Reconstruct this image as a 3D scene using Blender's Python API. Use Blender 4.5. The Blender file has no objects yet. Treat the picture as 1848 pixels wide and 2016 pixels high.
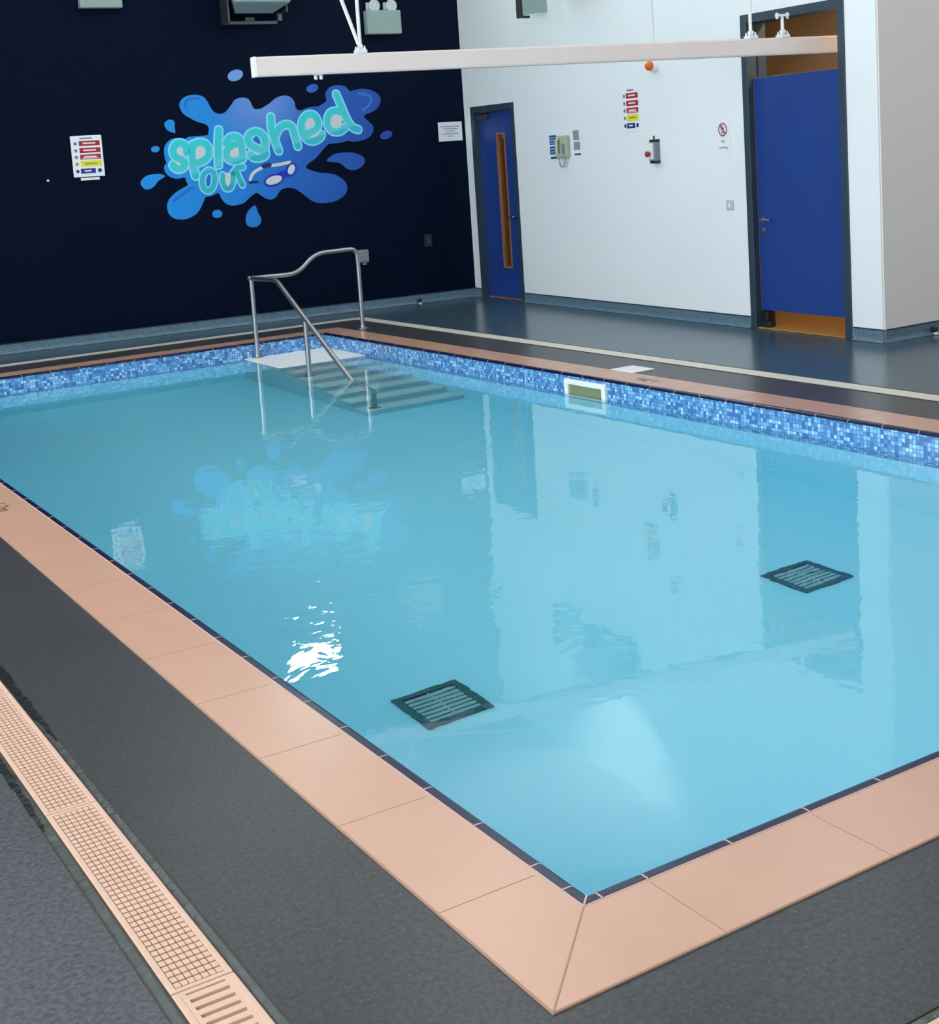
import bpy, math, random
from mathutils import Vector, Matrix
from mathutils.geometry import delaunay_2d_cdt
random.seed(7)
sc = bpy.context.scene
COL = sc.collection
Z = Vector((0, 0, 1))

# ------------------------------------------------------------------ frames of reference
K = Vector((6.467, 10.945, 0))                       # far corner of the room
N1 = Vector((-1, 0.0318, 0)).normalized()            # along the navy wall, away from the corner
N2 = Vector((-0.0308, -1, 0)).normalized()           # along the white wall, away from the corner
PA, PB = Vector((0, 0, 0)), Vector((4.092, 0, 0))
PC, PD = Vector((3.904, 9.539, 0)), Vector((0, 9.475, 0))
QUAD = [PA, PB, PC, PD]
ZW, ZF = -0.135, -1.2                                # water level, pool floor

def offs(d):
    """pool outline pushed outwards by d"""
    out = []
    n = len(QUAD)
    lines = []
    for i in range(n):
        p, q = QUAD[i], QUAD[(i + 1) % n]
        t = (q - p).normalized(); nrm = Vector((t.y, -t.x, 0))
        lines.append((p + nrm * d, t))
    for i in range(n):
        p, t = lines[i - 1]; q, s = lines[i]
        den = t.x * s.y - t.y * s.x
        k = ((q.x - p.x) * s.y - (q.y - p.y) * s.x) / den
        out.append(p + t * k)
    return out

def wallmat(wall, s, z, w=0.0):
    """local frame on a wall: x to the right as seen from the room, y up, z out of the wall"""
    if wall == 'navy': U, e = -N1, N1
    else: U, e = N2, N2
    V = Z; W = U.cross(V)
    o = K + e * s + Z * z + W * w
    m = Matrix.Identity(4)
    for i, c in enumerate((U, V, W, o)):
        for j in range(3): m[j][i] = c[j]
    return m

def framemat(o, U, V):
    W = U.cross(V)
    m = Matrix.Identity(4)
    for i, c in enumerate((U, V, W, o)):
        for j in range(3): m[j][i] = c[j]
    return m

# ------------------------------------------------------------------ materials
def srgb(r, g, b):
    f = lambda c: (c / 255 / 12.92) if c / 255 <= 0.04045 else ((c / 255 + 0.055) / 1.055) ** 2.4
    return (f(r), f(g), f(b), 1)

def mat(name, col, rough=0.5, metal=0.0, spec=0.5, emis=None, es=0.0, bump=None, var=None):
    m = bpy.data.materials.new(name); m.use_nodes = True
    nt = m.node_tree; b = nt.nodes['Principled BSDF']
    b.inputs['Base Color'].default_value = col
    b.inputs['Roughness'].default_value = rough
    b.inputs['Metallic'].default_value = metal
    b.inputs['Specular IOR Level'].default_value = spec
    if emis:
        b.inputs['Emission Color'].default_value = emis
        b.inputs['Emission Strength'].default_value = es
    tc = nt.nodes.new('ShaderNodeTexCoord')
    nz = nt.nodes.new('ShaderNodeTexNoise'); nz.inputs['Scale'].default_value = (var or (0, 6))[1]
    nz.inputs['Detail'].default_value = 4
    nt.links.new(tc.outputs['Object'], nz.inputs['Vector'])
    amt = var[0] if var else 0.05
    mx = nt.nodes.new('ShaderNodeMix'); mx.data_type = 'RGBA'
    mx.inputs[6].default_value = tuple(c * (1 - amt) for c in col[:3]) + (1,)
    mx.inputs[7].default_value = tuple(min(1, c * (1 + amt)) for c in col[:3]) + (1,)
    nt.links.new(nz.outputs['Fac'], mx.inputs[0])
    nt.links.new(mx.outputs[2], b.inputs['Base Color'])
    if bump:
        n2 = nt.nodes.new('ShaderNodeTexNoise'); n2.inputs['Scale'].default_value = bump[1]; n2.inputs['Detail'].default_value = 6
        bp = nt.nodes.new('ShaderNodeBump'); bp.inputs['Strength'].default_value = bump[0]; bp.inputs['Distance'].default_value = bump[2]
        nt.links.new(tc.outputs['Object'], n2.inputs['Vector'])
        nt.links.new(n2.outputs['Fac'], bp.inputs['Height']); nt.links.new(bp.outputs[0], b.inputs['Normal'])
    return m

M = {}
M['white_wall'] = mat('white wall paint', (0.80, 0.83, 0.85, 1), 0.55, bump=(0.15, 60, 0.002), var=(0.012, 1.5))
M['cream_wall'] = mat('warm grey return wall', (0.78, 0.70, 0.65, 1), 0.55, bump=(0.15, 60, 0.002), var=(0.012, 1.5))  # one even tone, warmer than the white wall
M['navy_wall'] = mat('navy wall paint', srgb(0, 10, 32), 0.7, var=(0.05, 1.2), spec=0.08, bump=(0.15, 60, 0.002))
M['ceiling'] = mat('ceiling paint', (0.8, 0.8, 0.8, 1), 0.8)
M['cap'] = mat('dark skirting cap', srgb(38, 52, 70), 0.4)
M['door_blue'] = mat('blue door laminate', srgb(28, 60, 130), 0.38, var=(0.03, 2))
M['door_edge'] = mat('door timber lipping', srgb(150, 100, 70), 0.5)
M['frame'] = mat('dark grey door frame', srgb(46, 62, 76), 0.4)
M['steel'] = mat('brushed stainless steel', (0.40, 0.40, 0.40, 1), 0.36, 1.0, var=(0.08, 30))
M['steel_dark'] = mat('dark steel', (0.10, 0.11, 0.12, 1), 0.4, 0.8)
M['white_plastic'] = mat('white plastic', (0.80, 0.80, 0.78, 1), 0.35)
M['track'] = mat('white powder coated track', (0.80, 0.68, 0.63, 1), 0.4)
M['track_cap'] = mat('white track end cap', (0.9, 0.9, 0.95, 1), 0.35)
M['grey_plastic'] = mat('grey green plastic', srgb(140, 158, 152), 0.5)
M['mid_grey'] = mat('mid grey plastic', srgb(120, 130, 135), 0.45)
M['black'] = mat('black plastic', (0.012, 0.013, 0.016, 1), 0.4)
M['beige'] = mat('olive beige plastic', srgb(170, 176, 155), 0.45)
M['red'] = mat('red plastic', srgb(150, 22, 32), 0.4)
M['orange'] = mat('orange lens', srgb(225, 95, 30), 0.25)
M['paper'] = mat('white sign board', (0.80, 0.82, 0.86, 1), 0.45)
M['sign_red'] = mat('sign red', srgb(160, 24, 40), 0.5)
M['sign_yellow'] = mat('sign yellow', srgb(226, 215, 60), 0.5)
M['sign_olive'] = mat('sign olive print', srgb(150, 150, 30), 0.5)
M['sign_blue'] = mat('sign blue', srgb(20, 50, 125), 0.5)
M['sign_grey'] = mat('sign grey print', srgb(120, 122, 140), 0.5)
M['poster_blue'] = mat('poster blue', srgb(22, 84, 150), 0.5)
M['poster_grey'] = mat('poster grey', srgb(135, 148, 148), 0.5)
M['ink'] = mat('dark ink', srgb(52, 56, 72), 0.5)
M['pale_print'] = mat('pale print', (0.85, 0.7, 0.7, 1), 0.5)
M['coping'] = mat('peach coping tile', (0.515, 0.292, 0.205, 1), 0.27, spec=0.5, var=(0.05, 5), bump=(0.1, 120, 0.001))
M['grout'] = mat('grout brown', (0.34, 0.20, 0.135, 1), 0.8)
M['grout_pale'] = mat('pale grout', srgb(190, 160, 150), 0.8)
M['navy_tile'] = mat('navy edge tile', srgb(12, 17, 56), 0.3, spec=0.3, var=(0.1, 8))
M['grate_peach'] = mat('peach plastic grating', (0.60, 0.385, 0.285, 1), 0.42)
M['grate_slot'] = mat('peach plastic grating recess', (0.42, 0.26, 0.185, 1), 0.6)
M['channel_rim'] = mat('wet green grey channel edge', srgb(74, 78, 74), 0.15, var=(0.35, 14), bump=(0.6, 25, 0.01))
M['channel_seam'] = mat('dark seam', srgb(52, 42, 32), 0.5)
M['liner'] = mat('pale blue pool render', (0.56, 0.88, 0.98, 1), 0.6, var=(0.01, 3))
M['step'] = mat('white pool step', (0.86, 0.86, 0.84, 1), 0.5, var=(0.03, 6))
M['step_shaded'] = mat('step face with riser shade', (0.48, 0.64, 0.66, 1), 0.6)  # riser shade put into a darker base colour than the treads
M['grate_frame'] = mat('dark green grate frame', (0.05, 0.12, 0.125, 1), 0.5)
M['grate_slat'] = mat('grey grate slat', (0.42, 0.50, 0.48, 1), 0.5)
M['tan_wall'] = mat('tan corridor paint', srgb(205, 182, 150), 0.7, var=(0.05, 2))
M['brown_floor'] = mat('brown corridor vinyl', srgb(176, 128, 72), 0.35)
M['flood_body'] = mat('grey green floodlight body', srgb(160, 174, 174), 0.4)
M['flood_glass'] = mat('lit floodlight glass', (0.9, 1, 0.95, 1), 0.2, emis=(0.82, 1.0, 0.92, 1), es=30)
M['flood_dim'] = mat('dim floodlight glass', (0.5, 0.55, 0.52, 1), 0.2, emis=(0.82, 1.0, 0.92, 1), es=1.0)
M['lamp_clear'] = mat('clear lamp lens', (0.55, 0.58, 0.56, 1), 0.15, spec=0.8, var=(0.5, 60))
M['skimmer'] = mat('cream white skimmer plastic', (0.85, 0.85, 0.76, 1), 0.35)
M['skimmer_dark'] = mat('olive skimmer flap', srgb(128, 132, 98), 0.5)
M['mark'] = mat('brown depth marking', srgb(92, 62, 62), 0.5)
M['line_white'] = mat('pale beige grating', (0.62, 0.58, 0.50, 1), 0.45)
M['glow'] = mat('light diffuser', (1, 1, 1, 1), 0.4, emis=(1, 0.97, 0.93, 1), es=12.0)  # diffuser of the added, unseen ceiling lights
M['warm_glow'] = mat('warm light diffuser', (1, 1, 1, 1), 0.4, emis=(1, 0.84, 0.62, 1), es=50.0)

# speckled safety vinyl
def vinyl(name, lo, hi, rough):
    m = bpy.data.materials.new(name); m.use_nodes = True
    nt = m.node_tree; N = nt.nodes; L = nt.links; b = N['Principled BSDF']
    tc = N.new('ShaderNodeTexCoord')
    n1 = N.new('ShaderNodeTexNoise'); n1.inputs['Scale'].default_value = 1.3; n1.inputs['Detail'].default_value = 5
    n2 = N.new('ShaderNodeTexNoise'); n2.inputs['Scale'].default_value = 75; n2.inputs['Detail'].default_value = 3
    n3 = N.new('ShaderNodeTexVoronoi'); n3.inputs['Scale'].default_value = 70
    for n in (n1, n2, n3): L.new(tc.outputs['Object'], n.inputs['Vector'])
    a = N.new('ShaderNodeMix'); a.data_type = 'RGBA'
    a.inputs[6].default_value = lo; a.inputs[7].default_value = hi
    L.new(n1.outputs['Fac'], a.inputs[0])
    r = N.new('ShaderNodeValToRGB')
    r.color_ramp.elements[0].position = 0.34; r.color_ramp.elements[0].color = (0.74, 0.73, 0.73, 1)
    r.color_ramp.elements[1].position = 0.66; r.color_ramp.elements[1].color = (1.26, 1.26, 1.26, 1)
    L.new(n2.outputs['Fac'], r.inputs[0])
    c = N.new('ShaderNodeMix'); c.data_type = 'RGBA'; c.blend_type = 'MULTIPLY'; c.inputs[0].default_value = 1
    L.new(a.outputs[2], c.inputs[6]); L.new(r.outputs[0], c.inputs[7])
    r2 = N.new('ShaderNodeValToRGB')
    r2.color_ramp.elements[0].position = 0.07; r2.color_ramp.elements[0].color = (1, 1, 1, 1)
    r2.color_ramp.elements[1].position = 0.12; r2.color_ramp.elements[1].color = (0, 0, 0, 1)
    L.new(n3.outputs['Distance'], r2.inputs[0])
    d = N.new('ShaderNodeMix'); d.data_type = 'RGBA'
    L.new(r2.outputs[0], d.inputs[0]); L.new(c.outputs[2], d.inputs[6]); d.inputs[7].default_value = (0.15, 0.15, 0.15, 1)
    L.new(d.outputs[2], b.inputs['Base Color'])
    b.inputs['Roughness'].default_value = rough
    b.inputs['Specular IOR Level'].default_value = 0.27
    bp = N.new('ShaderNodeBump'); bp.inputs['Strength'].default_value = 0.05; bp.inputs['Distance'].default_value = 0.001
    L.new(n2.outputs['Fac'], bp.inputs['Height']); L.new(bp.outputs[0], b.inputs['Normal'])
    return m
M['vinyl'] = vinyl('blue grey safety vinyl', (0.060, 0.063, 0.067, 1), (0.082, 0.085, 0.090, 1), 0.22)
M['vinyl_dark'] = vinyl('dark grey speckled safety vinyl', (0.032, 0.032, 0.035, 1), (0.052, 0.051, 0.055, 1), 0.32)
M['vinyl_skirt'] = vinyl('blue grey coved vinyl', (0.095, 0.16, 0.21, 1), (0.115, 0.185, 0.24, 1), 0.35)
M['vinyl_blue'] = vinyl('smooth blue grey vinyl', (0.036, 0.070, 0.098, 1), (0.050, 0.090, 0.122, 1), 0.22)

# blue glass mosaic, UVs in metres
def mosaic():
    m = bpy.data.materials.new('blue glass mosaic'); m.use_nodes = True
    nt = m.node_tree; N = nt.nodes; L = nt.links; b = N['Principled BSDF']
    uv = N.new('ShaderNodeUVMap')
    sca = N.new('ShaderNodeVectorMath'); sca.operation = 'SCALE'; sca.inputs['Scale'].default_value = 1 / 0.024
    L.new(uv.outputs[0], sca.inputs[0])
    fl = N.new('ShaderNodeVectorMath'); fl.operation = 'FLOOR'; L.new(sca.outputs[0], fl.inputs[0])
    fr = N.new('ShaderNodeVectorMath'); fr.operation = 'FRACTION'; L.new(sca.outputs[0], fr.inputs[0])
    wn = N.new('ShaderNodeTexWhiteNoise'); wn.noise_dimensions = '2D'; L.new(fl.outputs[0], wn.inputs['Vector'])
    nz = N.new('ShaderNodeTexNoise'); nz.inputs['Scale'].default_value = 0.45; nz.inputs['Detail'].default_value = 1
    L.new(fl.outputs[0], nz.inputs['Vector'])
    ad = N.new('ShaderNodeMath'); ad.operation = 'MULTIPLY_ADD'; ad.inputs[1].default_value = 0.55
    L.new(wn.outputs['Value'], ad.inputs[0])
    m2 = N.new('ShaderNodeMath'); m2.operation = 'MULTIPLY'; m2.inputs[1].default_value = 0.6
    L.new(nz.outputs['Fac'], m2.inputs[0]); L.new(m2.outputs[0], ad.inputs[2])
    r = N.new('ShaderNodeValToRGB'); r.color_ramp.interpolation = 'CONSTANT'
    e = r.color_ramp.elements
    e[0].position = 0; e[0].color = srgb(70, 114, 170)
    e[1].position = 0.42; e[1].color = srgb(94, 144, 198)
    for p, c in ((0.58, srgb(118, 170, 214)), (0.70, srgb(136, 196, 236)), (0.80, srgb(182, 216, 240))):
        x = e.new(p); x.color = c
    L.new(ad.outputs[0], r.inputs[0])
    sp = N.new('ShaderNodeSeparateXYZ'); L.new(fr.outputs[0], sp.inputs[0])
    mx = N.new('ShaderNodeMath'); mx.operation = 'MINIMUM'; L.new(sp.outputs[0], mx.inputs[0]); L.new(sp.outputs[1], mx.inputs[1])
    lt = N.new('ShaderNodeMath'); lt.operation = 'LESS_THAN'; lt.inputs[1].default_value = 0.13; L.new(mx.outputs[0], lt.inputs[0])
    g = N.new('ShaderNodeMix'); g.data_type = 'RGBA'; L.new(lt.outputs[0], g.inputs[0]); L.new(r.outputs[0], g.inputs[6])
    g.inputs[7].default_value = srgb(70, 112, 168)
    L.new(g.outputs[2], b.inputs['Base Color'])
    b.inputs['Roughness'].default_value = 0.2
    return m
M['mosaic'] = mosaic()

def water():
    m = bpy.data.materials.new('pool water'); m.use_nodes = True
    nt = m.node_tree; N = nt.nodes; L = nt.links
    N.remove(N['Principled BSDF'])
    out = N['Material Output']
    g = N.new('ShaderNodeBsdfGlass'); g.inputs['IOR'].default_value = 1.333; g.inputs['Roughness'].default_value = 0.0
    g.inputs['Color'].default_value = (1, 1, 1, 1)
    tc = N.new('ShaderNodeTexCoord')
    n1 = N.new('ShaderNodeTexNoise'); n1.inputs['Scale'].default_value = 5.0; n1.inputs['Detail'].default_value = 2.5; n1.inputs['Distortion'].default_value = 0.6
    n2 = N.new('ShaderNodeTexNoise'); n2.inputs['Scale'].default_value = 0.55; n2.inputs['Detail'].default_value = 1
    L.new(tc.outputs['Object'], n1.inputs['Vector']); L.new(tc.outputs['Object'], n2.inputs['Vector'])
    mu = N.new('ShaderNodeMath'); mu.operation = 'MULTIPLY'
    L.new(n1.outputs['Fac'], mu.inputs[0]); L.new(n2.outputs['Fac'], mu.inputs[1])
    bp = N.new('ShaderNodeBump'); bp.inputs['Strength'].default_value = 1.0; bp.inputs['Distance'].default_value = WATER_BUMP
    ds = N.new('ShaderNodeVectorMath'); ds.operation = 'DISTANCE'; ds.inputs[1].default_value = (0.75, 2.75, -0.135); L.new(tc.outputs['Object'], ds.inputs[0])
    mp = N.new('ShaderNodeMapRange'); mp.inputs[1].default_value = 0.25; mp.inputs[2].default_value = 1.3; mp.inputs[3].default_value = 2.6; mp.inputs[4].default_value = 1.0; L.new(ds.outputs['Value'], mp.inputs[0])
    n3 = N.new('ShaderNodeTexNoise'); n3.inputs['Scale'].default_value = 17.0; n3.inputs['Detail'].default_value = 2; L.new(tc.outputs['Object'], n3.inputs['Vector'])
    mk = N.new('ShaderNodeMapRange'); mk.inputs[1].default_value = 0.2; mk.inputs[2].default_value = 0.95; mk.inputs[3].default_value = 0.30; mk.inputs[4].default_value = 0.0; L.new(ds.outputs['Value'], mk.inputs[0])
    ma = N.new('ShaderNodeMath'); ma.operation = 'MULTIPLY_ADD'; L.new(n3.outputs['Fac'], ma.inputs[0]); L.new(mk.outputs[0], ma.inputs[1]); L.new(mu.outputs[0], ma.inputs[2]); mu = ma
    mu2 = N.new('ShaderNodeMath'); mu2.operation = 'MULTIPLY'; L.new(mu.outputs[0], mu2.inputs[0]); L.new(mp.outputs[0], mu2.inputs[1]); mu = mu2
    L.new(mu.outputs[0], bp.inputs['Height']); L.new(bp.outputs[0], g.inputs['Normal'])
    L.new(g.outputs[0], out.inputs['Surface'])
    v = N.new('ShaderNodeVolumeAbsorption'); v.inputs['Color'].default_value = WATER_COL; v.inputs['Density'].default_value = WATER_DEN
    L.new(v.outputs[0], out.inputs['Volume'])
    return m
WATER_BUMP, WATER_COL, WATER_DEN = 0.0022, (0.04, 0.90, 0.985, 1), 0.22
M['water'] = water()

def glass():
    m = bpy.data.materials.new('door glass'); m.use_nodes = True
    b = m.node_tree.nodes['Principled BSDF']
    b.inputs['Transmission Weight'].default_value = 1; b.inputs['Roughness'].default_value = 0.02; b.inputs['IOR'].default_value = 1.45
    b.inputs['Base Color'].default_value = (0.85, 0.8, 0.7, 1)
    return m
M['glass'] = glass()

# logo gradients (printed artwork colours)
def logo_mat(name, stops_x, top=None, zmin=0, zmax=1, axis=0, x0=0, x1=1):
    m = bpy.data.materials.new(name); m.use_nodes = True
    nt = m.node_tree; N = nt.nodes; L = nt.links; b = N['Principled BSDF']
    tc = N.new('ShaderNodeTexCoord'); sp = N.new('ShaderNodeSeparateXYZ'); L.new(tc.outputs['Object'], sp.inputs[0])
    mr = N.new('ShaderNodeMapRange'); mr.inputs[1].default_value = x0; mr.inputs[2].default_value = x1
    L.new(sp.outputs[axis], mr.inputs[0])
    r = N.new('ShaderNodeValToRGB'); e = r.color_ramp.elements
    e[0].position, e[0].color = stops_x[0]; e[1].position, e[1].color = stops_x[-1]
    for p, c in stops_x[1:-1]:
        x = e.new(p); x.color = c
    L.new(mr.outputs[0], r.inputs[0]); last = r.outputs[0]
    if top:
        mr2 = N.new('ShaderNodeMapRange'); mr2.inputs[1].default_value = zmin; mr2.inputs[2].default_value = zmax
        L.new(sp.outputs[1], mr2.inputs[0])
        mx = N.new('ShaderNodeMix'); mx.data_type = 'RGBA'; L.new(mr2.outputs[0], mx.inputs[0]); L.new(last, mx.inputs[6]); mx.inputs[7].default_value = top
        last = mx.outputs[2]
    L.new(last, b.inputs['Base Color']); b.inputs['Roughness'].default_value = 0.5
    return m

# ------------------------------------------------------------------ mesh helpers
class MB:
    def __init__(s): s.v = []; s.f = []; s.uv = None
    def quad(s, *p):
        i = len(s.v); s.v += [Vector(q) for q in p]; s.f.append(tuple(range(i, i + len(p))))
    def box(s, x0, x1, y0, y1, z0, z1):
        i = len(s.v)
        for z in (z0, z1):
            for x, y in ((x0, y0), (x1, y0), (x1, y1), (x0, y1)): s.v.append(Vector((x, y, z)))
        s.f += [(i, i+3, i+2, i+1), (i+4, i+5, i+6, i+7)]
        for a in range(4):
            b = (a + 1) % 4; s.f.append((i+a, i+b, i+4+b, i+4+a))
        return s
    def prism(s, poly, z0, z1):
        """poly: list of xy, counter-clockwise"""
        i = len(s.v); n = len(poly)
        s.v += [Vector((p[0], p[1], z0)) for p in poly] + [Vector((p[0], p[1], z1)) for p in poly]
        s.f.append(tuple(i + k for k in reversed(range(n)))); s.f.append(tuple(i + n + k for k in range(n)))
        for a in range(n):
            b = (a + 1) % n; s.f.append((i+a, i+b, i+n+b, i+n+a))
        return s
    def ring(s, inner, outer, z0, z1):
        """solid ring between two quads"""
        i = len(s.v); n = len(inner)
        for z in (z0, z1):
            s.v += [Vector((p[0], p[1], z)) for p in inner]
            s.v += [Vector((p[0], p[1], z)) for p in outer]
        I0, O0, I1, O1 = i, i+n, i+2*n, i+3*n
        for a in range(n):
            b = (a + 1) % n
            s.f += [(I1+a, O1+a, O1+b, I1+b), (I0+a, I0+b, O0+b, O0+a),
                    (I0+a, I1+a, I1+b, I0+b), (O0+a, O0+b, O1+b, O1+a)]
        return s
    def tube(s, pts, r, n=14, cap=True):
        pts = [Vector(p) for p in pts]
        rings = []
        t0 = (pts[1] - pts[0]).normalized()
        up = Z if abs(t0.z) < 0.9 else Vector((1, 0, 0))
        u = t0.cross(up).normalized()
        for k, p in enumerate(pts):
            if k == 0: t = (pts[1] - p).normalized(); sc_ = 1
            elif k == len(pts) - 1: t = (p - pts[k-1]).normalized(); sc_ = 1
            else:
                a = (p - pts[k-1]).normalized(); b = (pts[k+1] - p).normalized(); t = (a + b).normalized()
            u = (u - t * u.dot(t)).normalized(); w = t.cross(u)
            i = len(s.v); rr = r[k] if isinstance(r, (list, tuple)) else r
            for j in range(n):
                an = 2 * math.pi * j / n; s.v.append(p + (u * math.cos(an) + w * math.sin(an)) * rr)
            rings.append(i)
        for a, b in zip(rings, rings[1:]):
            for j in range(n):
                k = (j + 1) % n; s.f.append((a+j, a+k, b+k, b+j))
        if cap:
            s.f.append(tuple(rings[0] + j for j in reversed(range(n)))); s.f.append(tuple(rings[-1] + j for j in range(n)))
        return s
    def lathe(s, o, axis, prof, n=20):
        """prof: (distance along axis, radius)"""
        axis = Vector(axis).normalized(); o = Vector(o)
        return s.tube_r([o + axis * d for d, _ in prof], [r for _, r in prof], axis, n)
    def tube_r(s, pts, rad, axis, n):
        up = Z if abs(axis.z) < 0.9 else Vector((1, 0, 0))
        u = axis.cross(up).normalized(); w = axis.cross(u); rings = []
        for p, r in zip(pts, rad):
            i = len(s.v); r = max(r, 1e-4)
            for j in range(n):
                an = 2 * math.pi * j / n; s.v.append(p + (u * math.cos(an) + w * math.sin(an)) * r)
            rings.append(i)
        for a, b in zip(rings, rings[1:]):
            for j in range(n):
                k = (j + 1) % n; s.f.append((a+j, a+k, b+k, b+j))
        s.f.append(tuple(rings[0] + j for j in reversed(range(n)))); s.f.append(tuple(rings[-1] + j for j in range(n)))
        return s
    def build(s, name, m, parent=None, smooth=False, bevel=0, mw=None):
        me = bpy.data.meshes.new(name); me.from_pydata([tuple(v) for v in s.v], [], s.f); me.materials.append(m)
        if smooth:
            for p in me.polygons: p.use_smooth = True
            try: me.set_sharp_from_angle(angle=math.radians(40))
            except Exception: pass
        me.update()
        o = bpy.data.objects.new(name, me); COL.objects.link(o)
        if parent: o.parent = parent
        if mw is not None: o.matrix_world = mw
        if bevel:
            b = o.modifiers.new('bevel', 'BEVEL'); b.width = bevel; b.segments = 2; b.limit_method = 'ANGLE'
        return o

def box(x0, x1, y0, y1, z0, z1): return MB().box(x0, x1, y0, y1, z0, z1)

def tag(o, label, cat, group=None, kind=None):
    if label: o['label'] = label
    if cat: o['category'] = cat
    if group: o['group'] = group
    if kind: o['kind'] = kind
    return o

def thing(name, label, cat, mw=None, group=None, kind=None):
    o = bpy.data.objects.new(name, None); COL.objects.link(o); o.empty_display_size = 0.1
    if mw is not None: o.matrix_world = mw
    return tag(o, label, cat, group, kind)

def struct(o):
    o['kind'] = 'structure'; return o

def bend(pts, r=0.06, n=5):
    """round the inner corners of a polyline"""
    pts = [Vector(p) for p in pts]; out = [pts[0]]
    for a, p, b in zip(pts, pts[1:], pts[2:]):
        da, db = (a - p), (b - p); k = min(r, da.length * 0.45, db.length * 0.45)
        A = p + da.normalized() * k; B = p + db.normalized() * k
        for i in range(n + 1):
            t = i / n; out.append(A * (1-t)**2 + p * 2 * t * (1-t) + B * t * t)
    out.append(pts[-1]); return out

def text(s, size, m, parent, loc, align='CENTER', rot=0, name='lettering', ext=0.0004):
    c = bpy.data.curves.new(name, 'FONT'); c.body = s; c.size = size; c.extrude = ext; c.align_x = align; c.align_y = 'CENTER'
    c.materials.append(m)
    tmp = bpy.data.objects.new('tmp', c); me = bpy.data.meshes.new_from_object(tmp); bpy.data.objects.remove(tmp)
    me.materials.clear(); me.materials.append(m)
    o = bpy.data.objects.new(name, me); COL.objects.link(o); o.parent = parent; o.location = loc; o.rotation_euler = (0, 0, rot)
    return o

def flat(polys, name, m, parent, z):
    """union of (possibly overlapping) 2D polygons as one thin flat mesh at height z"""
    vs, fs = [], []
    for p in polys:
        i = len(vs); vs += [Vector((q[0], q[1])) for q in p]; fs.append(list(range(i, i + len(p))))
    v, e, f, _ov, _oe, of_ = delaunay_2d_cdt(vs, [], fs, 1, 1e-5)
    f = [q for q, src in zip(f, of_) if len(src)]
    b = MB(); b.v = [Vector((p.x, p.y, z)) for p in v]; b.f = [tuple(q) for q in f]
    n = len(b.v)
    ec = {}
    for q in f:                                     # give the sheet a real edge down to the wall
        for a, c in zip(q, list(q[1:]) + [q[0]]): ec[(a, c)] = 1
    rim = [k for k in ec if (k[1], k[0]) not in ec]
    b.v += [Vector((p.x, p.y, max(0.0, z - 0.0015))) for p in v]
    for a, c in rim: b.f.append((c, a, a + n, c + n))
    return b.build(name, m, parent)

# ------------------------------------------------------------------ camera
cf, yaw, pitch, roll = 2711.15117, 0.549882070935257, 0.13844321281734268, -0.06483853150444642
cpx, cpy = 954.2603, 679.1280
fw = Vector((math.sin(yaw)*math.cos(pitch), math.cos(yaw)*math.cos(pitch), -math.sin(pitch)))
r0 = Vector((math.cos(yaw), -math.sin(yaw), 0)); u0 = r0.cross(fw)
rr = r0 * math.cos(roll) + u0 * math.sin(roll); uu = -r0 * math.sin(roll) + u0 * math.cos(roll)
CP = Vector((-1.5710172675, -2.2890825607, 1.5968606446))
cam = bpy.data.cameras.new('camera'); co = bpy.data.objects.new('camera', cam); COL.objects.link(co)
mw = Matrix.Identity(4)
for i, c in enumerate((rr, uu, -fw, CP)):
    for j in range(3): mw[j][i] = c[j]
co.matrix_world = mw
cam.sensor_fit = 'HORIZONTAL'; cam.sensor_width = 36; cam.lens = cf * 36 / 1848
cam.shift_x = -(cpx - 924) / 1848; cam.shift_y = (cpy - 1008) / 1848
cam.clip_start = 0.05; cam.clip_end = 200
sc.camera = co

def pix_on_wall(x, y, wall, s0, z0):
    """photo pixel -> local (x, y) on a sheet lying on the given wall (used to trace the flat wall graphic)"""
    d = fw + rr * ((x - cpx) / cf) - uu * ((y - cpy) / cf)
    e = N1 if wall == 'navy' else N2
    n = (-e if wall == 'navy' else e).cross(Z)
    q = CP + d * ((K - CP).dot(n) / d.dot(n))
    s = (q - K).dot(e)
    return ((s0 - s) if wall == 'navy' else (s - s0), q.z - z0)

# ------------------------------------------------------------------ room shell
H = 4.6
XL, YN, XR = -3.8, -4.6, 9.6
tP = 6.12                                           # length of the white wall
Pc = K + N2 * tP                                    # outer corner where the wall returns
TH = 0.19
W0 = N2.cross(Z)                                    # white wall normal towards the room
# floor
a, b_, c_, d_ = offs(0.70), offs(0.885), offs(0.292), offs(0.0)
corn = [Vector((XL, YN, 0)), Vector((XR, YN, 0)), Vector((XR, K.y + 0.3, 0)), Vector((XL, K.y + 0.5, 0))]
fl = MB()
fb = MB()
for i in range(4):
    j = (i + 1) % 4
    (fl if i in (0, 3) else fb).prism([b_[i], corn[i], corn[j], b_[j]], -0.06, 0.0)
floor = struct(fl.build('floor', M['vinyl'])); struct(fb.build('floor_far', M['vinyl_blue']))
struct(MB().ring(c_, a, -0.06, 0.0).build('floor_strip', M['vinyl_dark']))
# pool surround channel
chan = MB().ring(a, b_, -0.06, -0.045)
# navy wall
def wall_slab(name, p, q, z0, z1, th, side, m):
    t = (q - p).normalized(); n = Vector((t.y, -t.x, 0)) * side
    b = MB().prism([p, q, q + n * th, p + n * th] if side > 0 else [p, p + n * th, q + n * th, q], z0, z1)
    return struct(b.build(name, m))
nl = K + N1 * (K.x - XL + 0.1)
wall_slab('wall_navy', nl, K, 0, H, 0.2, -1, M['navy_wall'])
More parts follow.
